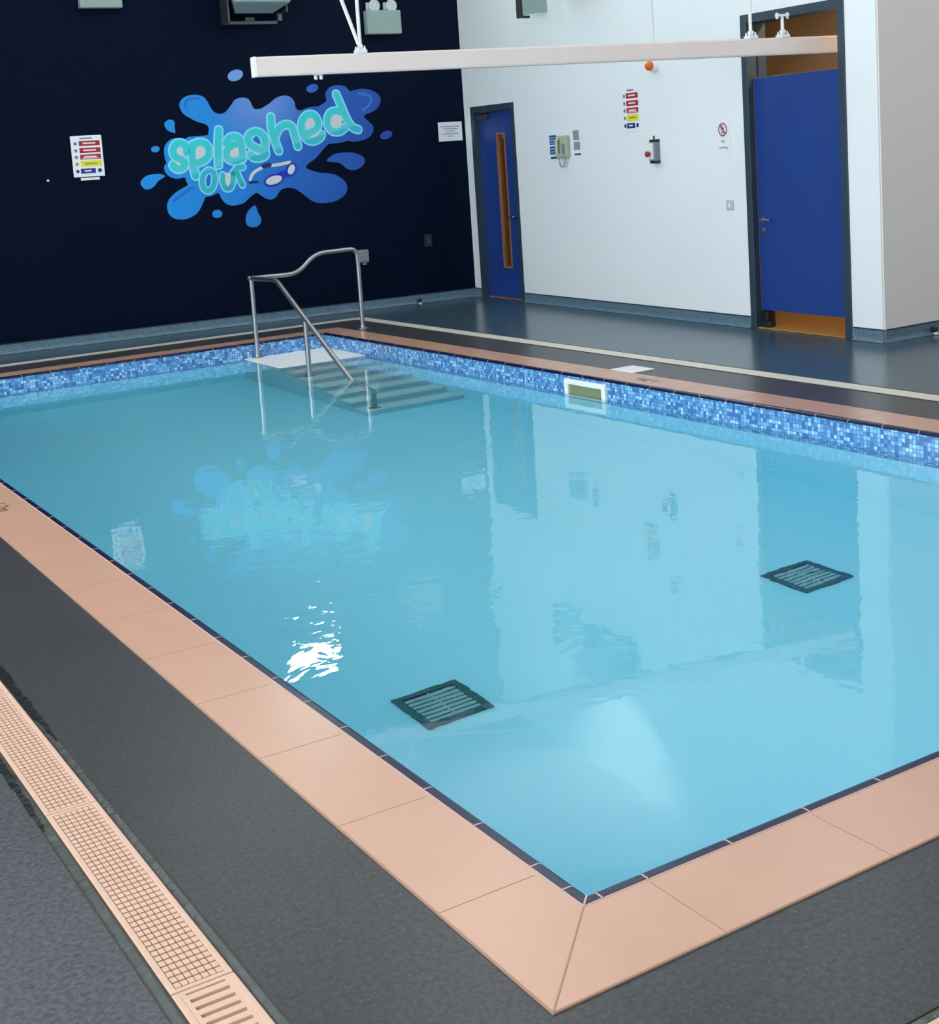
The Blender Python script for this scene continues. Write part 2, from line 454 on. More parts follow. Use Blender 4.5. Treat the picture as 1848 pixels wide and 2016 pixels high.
# white wall with two door openings, built as one mesh
WM = wallmat('white', 0, 0)
wb = MB()
o1 = (0.19, 1.01, 2.06); o2 = (4.72, 5.745, 2.50)
for (x0, x1, y0, y1) in ((-0.2, o1[0], 0, H), (o1[0], o1[1], o1[2], H), (o1[1], o2[0], 0, H), (o2[0], o2[1], o2[2], H), (o2[1], tP, 0, H)):
    wb.box(x0, x1, y0, y1, -TH, 0)
struct(wb.build('wall_white', M['white_wall'], mw=WM))
# return wall and the rest of the hall
PcR = Pc + Vector((0.010, -0.0125, 0)); Pr = Vector((XR, PcR.y + 0.05, 0))
wall_slab('wall_return', PcR, Pr, 0, H, 0.19, -1, M['cream_wall'])
wall_slab('wall_right', Vector((XR, YN, 0)), Vector((XR, K.y, 0)), 0, H, 0.2, 1, M['white_wall'])
# left and near walls with windows
def window_wall(name, wname, p, q, side, opens, sill, head):
    t = (q - p).normalized(); L_ = (q - p).length; n = Vector((t.y, -t.x, 0)) * side
    m = framemat(p, t, Z) if True else None
    b = MB(); x = 0
    zs = (-0.2, 0) if m.col[2].xyz.dot(n) < 0 else (0, 0.2)
    for (a0, a1) in opens:
        b.box(x, a0, 0, H, *zs); b.box(a0, a1, 0, sill, *zs); b.box(a0, a1, head, H, *zs); x = a1
    b.box(x, L_, 0, H, *zs)
    struct(b.build(name, M['white_wall'], mw=m))
    for k, (a0, a1) in enumerate(opens):
        f = MB(); zz = (zs[0] + 0.07, zs[1] - 0.07)
        f.box(a0, a1, sill, sill + 0.06, *zz); f.box(a0, a1, head - 0.06, head, *zz)
        nb = 3
        for i in range(nb + 1):
            xx = a0 + (a1 - a0 - 0.06) * i / nb; f.box(xx, xx + 0.06, sill + 0.06, head - 0.06, *zz)
        struct(f.build('%s_%d' % (wname[0], wname[1] + k), M['white_plastic'], mw=m))
        # daylight portal in the opening
        li = bpy.data.lights.new('window_daylight', 'AREA'); li.shape = 'RECTANGLE'; li.size = a1 - a0; li.size_y = head - sill
        li.cycles.is_portal = True
        lo = bpy.data.objects.new('window_daylight', li); COL.objects.link(lo)
        ctr = p + t * ((a0 + a1) / 2) + Z * ((sill + head) / 2) + n * 0.02
        zin = -n                                     # points into the room
        xx = Z.cross(-zin).normalized()
        mm = Matrix.Identity(4)
        for i, cc in enumerate((xx, Z, -zin, ctr)):
            for j in range(3): mm[j][i] = cc[j]
        lo.matrix_world = mm
window_wall('wall_left', ('window', 1), Vector((XL, YN, 0)), Vector((XL, 11.3, 0)), -1, [(0.8, 4.6), (5.4, 9.2), (10.0, 13.8)], 0.9, 3.9)
wall_slab('wall_near', Vector((XL, YN, 0)), Vector((XR, YN, 0)), 0, H, 0.2, 1, M['white_wall'])
struct(box(XL - 0.3, XR + 0.3, YN - 0.3, 11.6, H, H + 0.15).build('ceiling', M['ceiling']))

# corridor behind the white wall
cm = WM
cb = MB()
cb.box(-0.1, tP - 0.26, 0, 3.0, -2.1, -2.0)
struct(cb.build('wall_corridor_back', M['tan_wall'], mw=cm))
struct(MB().box(-0.2, -0.02, 0, 3.0, -2.0, -TH).build('wall_corridor_end', M['tan_wall'], mw=cm))
struct(MB().box(tP - 0.36, tP - 0.26, 0, 3.0, -2.0, -TH).build('wall_corridor_side', M['tan_wall'], mw=cm))
struct(MB().box(-0.1, tP - 0.27, 2.85, 2.95, -2.0, -TH).build('ceiling_corridor', M['tan_wall'], mw=cm))
cf_ = MB().box(0, tP - 0.27, 0.003, 0.012, -2.0, -TH); cf_.box(o2[0], o2[1], 0.003, 0.012, -TH, -0.005); cf_.box(o1[0], o1[1], 0.003, 0.012, -TH, -0.06)
struct(cf_.build('floor_corridor', M['brown_floor'], mw=cm))

# coved skirting with dark cap, on each visible wall
def skirt(name, m, spans, h=0.092):
    b = MB(); c = MB()
    for (x0, x1) in spans:
        i = len(b.v); n = 6
        prof = [(0.0, h)] + [(0.006, h), (0.006, 0.035)] + [(0.006 + 0.03 * (1 - math.cos(t * math.pi / 10)), 0.035 - 0.033 * math.sin(t * math.pi / 10)) for t in range(1, 6)] + [(0.0, 0.0)]
        for x in (x0, x1): b.v += [Vector((x, y, z)) for z, y in prof]
        k = len(prof)
        for j in range(k):
            l = (j + 1) % k; b.f.append((i + j, i + l, i + k + l, i + k + j))
        b.f.append(tuple(i + j for j in reversed(range(k)))); b.f.append(tuple(i + k + j for j in range(k)))
        c.box(x0, x1, h, h + 0.009, 0, 0.009)
    o = struct(b.build(name, M['vinyl_skirt'], mw=m)); c.build('cap_strip', M['cap'], o)
    return o
skirt('baseboard_navy', wallmat('navy', K.x - XL, 0), [(0.0, K.x - XL - 0.006)])
skirt('baseboard_white', WM, [(0.006, 0.14), (1.06, 4.655), (5.82, tP + 0.014)])
rt = (Pr - PcR).normalized()
skirt('baseboard_return', framemat(PcR, rt, Z), [(0, (Pr - PcR).length)])

# ------------------------------------------------------------------ doors
# frame profile: face strip on the wall and lining through the wall thickness
d1 = struct(thing('door_1', 'narrow blue door with tall slim glass panel, by the navy wall corner', 'door', wallmat('white', 0, 0)))
f = MB()
f.box(0.149, 0.205, 0, 2.10, -0.06, 0.008); f.box(0.995, 1.055, 0, 2.10, -0.06, 0.008); f.box(0.205, 0.995, 2.035, 2.10, -0.06, 0.008)
f.box(0.149, 0.205, 0, 2.10, -TH, -0.06); f.box(0.995, 1.055, 0, 2.10, -TH, -0.06); f.box(0.205, 0.995, 2.06, 2.10, -TH, -0.06)
f.build('door_frame', M['frame'], d1)
gx0, gx1, gz0, gz1 = 0.565, 0.745, 0.34, 1.80
lf = MB()
for q in ((0.21, gx0, 0.012, 2.03), (gx1, 0.99, 0.012, 2.03), (gx0, gx1, 0.012, gz0), (gx0, gx1, gz1, 2.03)):
    lf.box(q[0], q[1], q[2], q[3], -0.105, -0.061)
leaf1 = lf.build('door_leaf', M['door_blue'], d1)
bd = MB()
for q in ((gx0, gx0 + 0.018, gz0, gz1), (gx1 - 0.018, gx1, gz0, gz1), (gx0 + 0.018, gx1 - 0.018, gz0, gz0 + 0.018), (gx0 + 0.018, gx1 - 0.018, gz1 - 0.018, gz1)):
    bd.box(q[0], q[1], q[2], q[3], -0.112, -0.052)
ob = bd.build('glazing_bead', M['door_edge'], leaf1); ob['label'] = 'orange brown timber bead'
MB().box(gx0 + 0.018, gx1 - 0.018, gz0 + 0.018, gz1 - 0.018, -0.088, -0.082).build('vision_panel', M['glass'], leaf1)
def lever(x, z, w, dirn, parent):
    b = MB(); b.lathe((x, z, w), (0, 0, 1), [(0, 0.026), (0.008, 0.026), (0.009, 0.02)])
    b.tube(bend([(x, z, w + 0.008), (x, z, w + 0.055), (x + dirn * 0.13, z, w + 0.055)], 0.02), 0.009)
    o = b.build('lever_handle', M['steel'], parent, smooth=True)
    k = MB(); k.lathe((x, z - 0.085, w), (0, 0, 1), [(0, 0.024), (0.008, 0.024), (0.009, 0.018)]); k.lathe((x, z - 0.085, w + 0.009), (0, 0, 1), [(0, 0.010), (0.004, 0.010)])
    k.build('lock_escutcheon', M['steel'], parent, smooth=True)
lever(0.90, 0.90, -0.061, -1, leaf1)
box(0.86, 0.94, 0.96, 1.06, -0.061, -0.059).build('push_plate', M['sign_blue'], leaf1)
cl = MB().box(0.24, 0.46, 1.955, 2.01, -0.061, -0.005); cl.tube([(0.30, 2.015, -0.03), (0.42, 2.028, 0.03), (0.58, 2.035, -0.03)], 0.008)
cl.build('door_closer', M['steel_dark'], d1, bevel=0.004)

d2 = struct(thing('door_2', 'tall blue cut down door with gaps above and below in grey frame', 'door', wallmat('white', 0, 0)))
f = MB()
f.box(4.654, 4.725, 0, 2.565, -0.03, 0.010); f.box(5.74, 5.81, 0, 2.565, -0.03, 0.010); f.box(4.725, 5.74, 2.495, 2.565, -0.03, 0.010)
f.box(4.69, 4.722, 0, 2.53, -TH - 0.01, -0.03); f.box(5.743, 5.775, 0, 2.53, -TH - 0.01, -0.03); f.box(4.722, 5.743, 2.498, 2.53, -TH - 0.01, -0.03)
f.box(4.722, 4.737, 0, 2.498, -0.13, -0.10); f.box(5.728, 5.743, 0, 2.498, -0.13, -0.10)
f.build('door_frame', M['frame'], d2, bevel=0.003)
leaf2 = MB().box(4.728, 5.735, 0.155, 2.055, -0.095, -0.050).build('door_leaf', M['door_blue'], d2)
e = MB()
e.box(4.724, 4.728, 0.155, 2.055, -0.095, -0.049); e.box(4.728, 5.735, 2.055, 2.059, -0.095, -0.049); e.box(5.735, 5.739, 0.155, 2.055, -0.095, -0.049)
e.build('edge_lipping', M['door_edge'], leaf2)
lever(4.79, 0.905, -0.050, 1, leaf2)
for z in (0.42, 1.05, 1.86):
    h = MB(); h.lathe((5.738, z - 0.05, -0.045), (0, 1, 0), [(0, 0.008), (0.1, 0.008)]); h.build('hinge', M['steel'], leaf2, smooth=True)
ds = MB().box(4.735, 4.84, 0.012, 0.06, -0.10, -0.03); ds.box(4.75, 4.80, 0.06, 0.14, -0.09, -0.05)
ob = ds.build('door_stop', M['black'], None, bevel=0.006, mw=WM)
tag(ob, 'small black door stop on the floor under the cut down blue door', 'door stop')

# corridor lamp and box seen through the gap over the door
cl_ = thing('corridor_light', 'white box light fitting on corridor wall behind the gap above the cut down door', 'light', wallmat('white', 5.72, 2.40, -1.98))
box(-0.03, 0.36, -0.06, 0.06, 0.0, 0.09).build('housing', M['white_plastic'], cl_, bevel=0.006)
for t_, z_ in ((5.35, 2.83),):
    cl2 = thing('corridor_ceiling_lamp', 'warm lamp fitted to the corridor ceiling behind the white wall', 'light', wallmat('white', t_, z_, -0.5))
    box(-0.3, 0.3, -0.02, 0.02, -0.1, 0.1).build('housing', M['white_plastic'], cl2)
    box(-0.28, 0.28, -0.03, -0.021, -0.08, 0.08).build('diffuser', M['warm_glow'], cl2)
rl = thing('corridor_streak_panel', 'added tan rail on corridor wall seen above the blue door', 'rail', wallmat('white', 5.0, 2.30, -2.0))
box(-1.2, 0.95, -0.09, 0.09, 0, 0.04).build('rail_board', M['tan_wall'], rl)  # board added to stand in for the bright streak of light

# ------------------------------------------------------------------ pool
pool = thing('pool_basin', 'rectangular sunken pool basin lined in pale blue', 'pool')
bm = MB()
wz = -0.30
for i in range(4):
    p, q = QUAD[i], QUAD[(i+1) % 4]
    bm.quad(Vector((p.x, p.y, ZF)), Vector((p.x, p.y, wz)), Vector((q.x, q.y, wz)), Vector((q.x, q.y, ZF)))
bm.quad(*[Vector((p.x, p.y, ZF)) for p in QUAD])
# outer shell so the basin has thickness
o3 = offs(0.15)
for i in range(4):
    p, q = o3[i], o3[(i+1) % 4]
    bm.quad(Vector((p.x, p.y, ZF-0.15)), Vector((q.x, q.y, ZF-0.15)), Vector((q.x, q.y, -0.06)), Vector((p.x, p.y, -0.06)))
bm.quad(*[Vector((p.x, p.y, ZF-0.15)) for p in reversed(o3)])
bm.build('basin_shell', M['liner'], pool)
me = bpy.data.meshes.new('mosaic_band'); vs, fs, uvs = [], [], []
acc = 0
for i in range(4):
    p, q = QUAD[i], QUAD[(i+1) % 4]; L_ = (q - p).length; k = len(vs)
    vs += [(p.x, p.y, wz), (p.x, p.y, -0.008), (q.x, q.y, -0.008), (q.x, q.y, wz)]; fs.append((k, k+1, k+2, k+3))
    uvs += [(acc, wz), (acc, -0.008), (acc + L_, -0.008), (acc + L_, wz)]; acc += L_ + 3.3
me.from_pydata(vs, [], fs); ul = me.uv_layers.new(name='UVMap')
for k, uvc in enumerate(uvs): ul.data[k].uv = uvc
me.materials.append(M['mosaic']); mo = bpy.data.objects.new('mosaic_band', me); COL.objects.link(mo); mo.parent = pool
mo['label'] = 'blue and pale blue mosaic tile band'

# coping with mitred corners, navy nosing and joints
cop = thing('pool_coping', 'peach tiled coping around the pool with navy edge', 'coping')
cb = MB().ring(offs(0.034), offs(0.290), -0.06, 0.004)
cb.build('coping_tiles', M['coping'], cop)
# navy bull-nosed strip
nb = MB(); prof = [(0.031, 0.006), (0.012, 0.006), (0.003, 0.002), (-0.002, -0.006), (-0.002, -0.012), (0.031, -0.012)]
rings_ = [[Vector((p.x, p.y, z)) for p in offs(o)] for o, z in prof]
for a_, b2 in zip(rings_, rings_[1:] + rings_[:1]):
    for i in range(4):
        j = (i+1) % 4; nb.quad(a_[i], b2[i], b2[j], a_[j])
nb.build('navy_nosing', M['navy_tile'], cop)['label'] = 'navy glazed edge tiles'
# joints
j1, j2 = MB(), MB()
for i in range(4):
    p, q = QUAD[i], QUAD[(i+1) % 4]; t = (q - p).normalized(); n = Vector((t.y, -t.x, 0)); L_ = (q - p).length
    x = 0.016 if i != 3 else 0.0
    ks = [0.016] + [0.14 + 0.2435 * k for k in range(60) if 0.14 + 0.2435 * k < L_ - 0.02]
    for x in ks:
        if i == 3: x = L_ - x - 0.03
        c0 = p + t * x
        w = 0.0022; pj = [(0.034, 0.0066), (0.0118, 0.0066), (0.0026, 0.0025), (-0.0026, -0.0059), (-0.0026, -0.011), (0.034, -0.011)]; k0 = len(j1.v)
        for sg in (-w, w): j1.v += [c0 + n * o_ + t * sg + Z * z_ for o_, z_ in pj]
        j1.f += [(k0, k0+1, k0+2, k0+3, k0+4, k0+5), (k0+11, k0+10, k0+9, k0+8, k0+7, k0+6)] + [(k0+q, k0+6+q, k0+6+(q+1) % 6, k0+(q+1) % 6) for q in range(6)]
    # coping tile joints every second nosing joint
    for x in [0.136 + 0.487 * k for k in range(30) if 0.136 + 0.487 * k < L_ - 0.02]:
        if i == 3: x = L_ - x
        c0 = p + t * x; w = 0.0012
        j2.prism([c0 + n * 0.045 - t * w, c0 + n * 0.29 - t * w, c0 + n * 0.29 + t * w, c0 + n * 0.045 + t * w], 0.002, 0.0045)
for i in range(4):                                   # mitre lines
    for a_, m_, z0, z1, w in ((0.004, 0.034, -0.01, 0.0068, 0.0022), (0.036, 0.29, 0.002, 0.0048, 0.0018)):
        p, q = offs(a_)[i], offs(m_)[i]; t = (q - p).normalized(); n = Vector((t.y, -t.x, 0)) * w
        (j1 if z1 > 0.006 else j2).prism([p - n, p + n, q + n, q - n][::-1], z0, z1)
j1.build('nosing_grout', M['grout_pale'], cop)['kind'] = 'stuff'; j2.build('coping_grout', M['grout'], cop)['kind'] = 'stuff'
s_ = MB().ring(offs(0.2895), offs(0.2945), -0.01, 0.0035); s_.build('outer_seam', M['grout'], cop)
s_ = MB().ring(offs(0.031), offs(0.0355), -0.01, 0.0048); s_.build('inner_seam', M['grout_pale'], cop)
def floor_text(s, size, x, y, ang, parent):
    o = text(s, size, M['mark'], parent, (x, y, 0.0046), rot=ang, name='depth_marking'); return o
floor_text('1.2m', 0.11, -0.165, 4.72, -math.pi/2, cop)
floor_text('1.2m', 0.11, 4.15, 4.98, math.pi/2, cop)

# water
wq = offs(0.01)
wb_ = MB(); wb_.prism(wq, ZF - 0.01, ZW)
wat = wb_.build('pool_water', M['water']); tag(wat, 'still clear turquoise water filling the pool', 'water', kind='stuff')

# steps in the far right corner
sx0 = 3.08
st = MB(); TR, RI = 0.27, 0.15
ys = 8.71
levels = [(9.55, ys, -0.137)] + [(ys - TR * i, ys - TR * (i + 1), -0.155 - RI * (i + 1)) for i in range(6)]
for y1, y0, z in levels:
    xr = lambda y: 3.904 + (9.539 - y) * 0.0197 + 0.004
    st.prism([(sx0, y0), (xr(y0), y0), (xr(y1), y1), (sx0, y1)], ZF - 0.005, z)
steps = thing('pool_steps', None, None)
st.build('step_body', M['step_shaded'], steps)
for y1, y0, z in levels:
    xr = 3.904 + (9.539 - (y0 + y1) / 2) * 0.0197
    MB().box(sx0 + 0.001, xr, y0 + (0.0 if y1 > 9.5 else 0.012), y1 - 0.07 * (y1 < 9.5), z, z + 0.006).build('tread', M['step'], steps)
tag(steps, 'white pool steps descending from the far corner beside the handrail', 'steps')

# handrail
hr = thing('pool_handrail', 'brushed steel handrail beside the pool steps, reflected in the water', 'handrail', Matrix.Translation((3.20, 9.49, 0)))
R_ = 0.0215
def L3(x, y, z): return Vector((x - 3.20, y - 9.49, z))
def post(x, y, z0, z1, coll=True):
    b = MB().tube([L3(x, y, z0), L3(x, y, z1)], R_, 16); p = b.build('post', M['steel'], hr, smooth=True)
    fb = MB().lathe(L3(x, y, z0), Z, [(0, 0.052), (0.007, 0.052), (0.012, 0.047), (0.014, 0.026), (0.03, 0.024)])
    fo = fb.build('flange', M['steel'], p, smooth=True)
    return p
post(3.20, 9.49, -0.131, 0.590)
post(3.205, 8.385, -0.455, 0.285)
post(4.318, 9.54, 0.0, 0.66)
side = MB().tube(bend([L3(3.20, 9.52, 0.60), L3(3.205, 8.93, 0.612), L3(3.205, 7.30, -0.295), L3(3.205, 7.205, -0.40), L3(3.205, 7.205, -1.055)], 0.08, 6), R_, 16)
side.build('side_rail', M['steel'], hr, smooth=True)
MB().lathe(L3(3.205, 7.205, -1.055), Z, [(0, 0.052), (0.007, 0.052), (0.012, 0.047), (0.014, 0.026), (0.03, 0.024)]).build('flange', M['steel'], hr, smooth=True)
ov = MB().tube(bend([L3(3.17, 9.49, 0.602), L3(3.66, 9.50, 0.595), L3(3.87, 9.51, 0.765), L3(4.31, 9.535, 0.772), L3(4.318, 9.54, 0.60)], 0.10, 7), R_, 16)
ov.build('cross_rail', M['steel'], hr, smooth=True)

# floor grates
def floor_grate(cx, cy, label):
    g = thing('floor_grate', label, 'grate', Matrix.Translation((cx, cy, ZF)), 'drain grates on the pool floor')
    h = 0.152
    MB().ring([(-h+.035, -h+.035), (h-.035, -h+.035), (h-.035, h-.035), (-h+.035, h-.035)], [(-h, -h), (h, -h), (h, h), (-h, h)], 0.0, 0.014).build('frame', M['grate_frame'], g)
    box(-h+.035, h-.035, -h+.035, h-.035, 0.0, 0.002).build('sump_cover', M['grate_frame'], g)
    n = 7; w = (2*h-.07) / n
    sl = MB()
    for k in range(n):
        y = -h + .03 + w * k
        sl.box(-h+.035, h-.035, y + 0.006, y + w - 0.004, 0.002, 0.009)
    sl.box(-0.004, 0.004, -h+.035, h-.035, 0.002, 0.0092)
    sl.build('slats', M['grate_slat'], g)
    return g
floor_grate(0.935, 2.30, 'square green framed floor grate under water near the left coping')
floor_grate(2.95, 2.32, 'square green framed floor grate under water nearest the right pool wall')

# skimmer in the pool wall and its deck lid
tR = (PC - PB).normalized()
sk = thing('skimmer', 'cream white skimmer inlet in the mosaic band at the waterline', 'skimmer',
           framemat(PB + tR * 5.455, -tR, Z))       # x towards the near end, z out of the pool wall
f = MB()
W2, zt, zb = 0.235, -0.030, -0.215
f.box(-W2, -W2 + 0.042, zb, zt, -0.002, 0.022); f.box(W2 - 0.042, W2, zb, zt, -0.002, 0.022)
f.box(-W2 + 0.042, W2 - 0.042, zt - 0.036, zt, -0.002, 0.022); f.box(-W2 + 0.042, W2 - 0.042, zb, zb + 0.036, -0.002, 0.022)
f.build('surround', M['skimmer'], sk, bevel=0.003)
box(-W2 + 0.042, W2 - 0.042, zb + 0.036, zt - 0.036, 0.0005, 0.004).build('flap', M['skimmer_dark'], sk)
lid = box(-0.10, 0.10, -0.125, 0.125, 0.0, 0.008).build('skimmer_deck_plate', M['white_plastic'], None, bevel=0.003, mw=Matrix.Translation((4.375, 5.425, 0)) @ Matrix.Rotation(0.02, 4, 'Z'))
tag(lid, 'white rectangular access plate set in the deck behind the right coping', 'plate')

# ------------------------------------------------------------------ deck drainage channel and gratings
dc = thing('drain_channel', 'greenish wet edged drainage channel running round the deck', 'drain')
i0, i1, i2, i3 = offs(0.700), offs(0.722), offs(0.860), offs(0.885)
m_ = MB(); m_.ring(i0, i1, -0.05, -0.002); m_.ring(i2, i3, -0.05, -0.002); m_.build('channel_edge', M['channel_rim'], dc)
m_ = MB(); m_.ring(i1, i2, -0.055, -0.045); m_.build('channel_bed', M['grate_slot'], dc)
m_ = MB(); m_.ring(offs(0.698), offs(0.7015), -0.01, 0.0005); m_.ring(offs(0.7215), offs(0.7245), -0.03, 0.001); m_.ring(offs(0.8575), offs(0.8605), -0.03, 0.001); m_.ring(offs(0.8835), offs(0.887), -0.01, 0.0005)
m_.build('seams', M['channel_seam'], dc)
GW = 0.130
def grating_parts(L_, slotted, parent, m):
    h = L_ / 2 - 0.002; w = GW / 2
    fr = MB().ring([(-w+.014, -h+.012), (w-.014, -h+.012), (w-.014, h-.012), (-w+.014, h-.012)], [(-w, -h), (w, -h), (w, h), (-w, h)], -0.02, 0.004)
    fr.build('rim', m, parent, bevel=0.0015)
    b = MB()
    if slotted:
        n = int(L_ / 0.030)
        for k in range(n):
            y = -h + 0.012 + (2*h - 0.024) * k / n; d = (2*h - 0.024) / n
            b.box(-w+.014, w-.014, y + d * 0.2, y + d * 0.8, -0.018, 0.0032)
        b.box(-w+.014, -w+.024, -h+.012, h-.012, -0.018, 0.0034); b.box(w-.024, w-.014, -h+.012, h-.012, -0.018, 0.0034)
    else:
        n = int(L_ / 0.0235); c = 7
        dx = (2*w - 0.028) / c; dy = (2*h - 0.024) / n
        for i in range(c):
            for k in range(n):
                x = -w + .014 + dx * i; y = -h + .012 + dy * k
                b.box(x + dx*0.08, x + dx*0.92, y + dy*0.13, y + dy*0.87, -0.01, 0.0032)
    b.build('lattice', m, parent)
    box(-w+.013, w-.013, -h+.011, h-.011, -0.016, -0.008).build('web', M['grate_slot'], parent)
def place(proto, mwx, label, group):
    r = proto.copy(); COL.objects.link(r); r.matrix_world = mwx; r['label'] = label; r['group'] = group
    for ch in list(proto.children):
        c = ch.copy(); COL.objects.link(c); c.parent = r
    return r
OC = 0.791
cq = offs(OC)
def line_pts(i, start, ln, count):
    p, q = cq[i], cq[(i+1) % 4]; t = (q - p).normalized(); out = []
    for k in range(count):
        c0 = p + t * (start + ln * (k + 0.5)); out.append(framemat(c0, Vector((t.y, -t.x, 0)), t))
    return out
SEG = 0.944
# left side run: y of joints 0.21, 1.152, 2.096
protoA = thing('drain_grating', 'peach lattice drain grating next to the slotted one on the left deck', 'grating', framemat(Vector((-0.791, 0.21 + SEG * 0.5, 0)), Vector((1, 0, 0)), Vector((0, 1, 0))), 'deck drain gratings')
grating_parts(SEG, False, protoA, M['grate_peach'])
place(protoA, framemat(Vector((-0.791, 0.21 + SEG * 1.5, 0)), Vector((1, 0, 0)), Vector((0, 1, 0))), 'peach lattice drain grating second along the left deck with a puddle beside it', 'deck drain gratings')
place(protoA, framemat(Vector((-0.791, 0.21 + SEG * 2.5, 0)), Vector((1, 0, 0)), Vector((0, 1, 0))), 'peach drain grating cut off by the left edge of the photo above the puddles', 'deck drain gratings')
protoB = thing('drain_grating', 'slotted peach drain grating at the bottom left of the deck', 'grating', framemat(Vector((-0.791, 0.21 - SEG * 0.5 + 0.0, 0)), Vector((1, 0, 0)), Vector((0, 1, 0))), 'deck drain gratings')
grating_parts(SEG, True, protoB, M['grate_peach'])
for k, mx_ in enumerate(line_pts(0, 0.125, SEG, 2)):
    place(protoB, mx_, 'slotted peach drain grating at the near right corner of the deck', 'near side drain gratings')
# far runs read as a continuous pale line: gratings without visible lattice
def run(i, a0, a1, count, label, group):
    p, q = cq[i], cq[(i+1) % 4]; ln = ((q - p).length - a0 - a1) / count
    ms = line_pts(i, a0, ln, count)
    pr = thing('drain_grating', label, 'grating', ms[0], group)
    h_ = ln / 2 - 0.0015
    MB().box(-GW/2, GW/2, -h_, h_, -0.02, 0.004).build('cover_plate', M['line_white'], pr)
    for mx_ in ms[1:]: place(pr, mx_, label, group)
run(1, -0.065, -0.065, 12, 'pale drain grating in the line along the right deck', 'right side drain gratings')
run(2, 0.067, -0.065, 6, 'pale drain grating in the line between pool and navy wall', 'far side drain gratings')

# puddles of water against the left channel
M['wet'] = mat('standing water on dark vinyl', (0.018, 0.022, 0.022, 1), 0.04, spec=0.6, var=(0.5, 40), bump=(0.6, 30, 0.006))
def puddle(x, y0, y1, w, label, seed):
    rnd = random.Random(seed); n = 26; L_, R__ = [], []
    for k in range(n + 1):
        y = y0 + (y1 - y0) * k / n; e = max(0.02, math.sin(math.pi * k / n)) ** 0.5
        L_.append((x - w * e * rnd.uniform(0.5, 1.1), y)); R__.append((x + w * e * rnd.uniform(0.35, 1.15), y))
    poly = L_ + R__[::-1]
    o = MB().prism(poly[::-1], 0.0006, 0.0022).build('puddle', M['wet'])
    tag(o, label, 'puddle')
puddle(-0.706, 1.62, 2.75, 0.016, 'thin dark puddle right of the left deck drain grating', 3)
puddle(-0.880, 1.08, 1.95, 0.014, 'thin dark puddle left of the left deck drain grating', 8)

# ------------------------------------------------------------------ splash graphic on the navy wall
LS, LZ = 2.3, 1.80
logo = thing('wall_logo', 'blue splash logo reading splashed OUT with swimming goggles on navy wall', 'wall graphic', wallmat('navy', LS, LZ, 0.001))
def c2(x, y): return pix_on_wall(270 + x / 6.108, 130 + y / 6.108, 'navy', LS, LZ)
def c3(x, y): return pix_on_wall(500 + x / 6.111, 130 + y / 6.111, 'navy', LS, LZ)
def smooth(pts, n=4, closed=True):
    out = []; m = len(pts)
    rng = range(m) if closed else range(m - 1)
    for i in rng:
        g = (lambda k: pts[k % m]) if closed else (lambda k: pts[min(max(k, 0), m - 1)])
        p0, p1, p2, p3 = g(i-1), g(i), g(i+1), g(i+2)
        for k in range(n):
            t = k / n
            out.append(tuple(0.5 * ((2*p1[a]) + (-p0[a]+p2[a])*t + (2*p0[a]-5*p1[a]+4*p2[a]-p3[a])*t*t + (-p0[a]+3*p1[a]-3*p2[a]+p3[a])*t**3) for a in (0, 1)))
    if not closed: out.append(pts[-1])
    return out
def ccw(p):
    a_ = sum(p[i][0]*p[(i+1) % len(p)][1] - p[(i+1) % len(p)][0]*p[i][1] for i in range(len(p)))
    return p if a_ > 0 else p[::-1]
out2a = [(505,480),(515,430),(545,390),(600,360),(680,345),(760,355),(810,385),(845,430),(875,490),(910,540),(950,568),(1000,575),(1050,560),(1090,520),(1130,465),(1170,410),(1220,385),(1280,380),(1330,395),(1360,430),(1380,480),(1405,512),(1440,520),(1490,510),(1540,480)]
out3 = [(183,450),(240,400),(300,368),(370,355),(430,370),(470,405),(490,450),(497,495),(520,525),(560,535),(620,510),(700,490),(770,485),(820,455),(860,430),(868,400),(855,350),(870,300),(910,255),(970,235),(1040,232),(1100,250),(1150,300),(1200,290),(1290,272),(1370,280),(1440,305),(1500,350),(1520,400),(1510,460),(1470,520),(1400,560),(1330,590),(1325,615),(1370,660),(1420,710),(1435,750),(1425,800),(1390,850),(1330,885),(1250,905),(1180,908),(1120,900),(1060,920),(980,930),(910,935),(870,960),(800,1040),(740,1110),(670,1160),(625,1205),(640,1235),(720,1265),(800,1285),(900,1290),(980,1310),(1050,1350),(1100,1400),(1120,1460),(1110,1520),(1070,1570),(1000,1615),(920,1640),(830,1650),(740,1640),(670,1605),(620,1565),(560,1520),(500,1480),(430,1465),(370,1470),(320,1495),(290,1535),(260,1580),(210,1605),(160,1600),(110,1575),(60,1540)]
out2b = [(1430,1525),(1390,1550),(1340,1590),(1290,1640),(1230,1665),(1160,1678),(1100,1670),(1050,1640),(1010,1590),(980,1530),(930,1545),(880,1565),(820,1580),(790,1650),(760,1710),(720,1770),(660,1810),(590,1840),(510,1845),(440,1830),(390,1790),(365,1740),(360,1670),(385,1600),(440,1540),(500,1495),(560,1460),(610,1430),(590,1390),(570,1340),(500,1355),(440,1350),(380,1325),(340,1280),(322,1230),(330,1190),(350,1165),(335,1120),(322,1050),(325,980),(350,930),(390,890),(440,870),(500,868),(570,880),(610,855),(680,845),(760,840),(845,830),(855,790),(860,750),(840,715),(790,690),(720,670),(640,630),(580,595),(535,550)]
outline = ccw(smooth([c2(*p) for p in out2a] + [c3(*p) for p in out3] + [c2(*p) for p in out2b], 3))
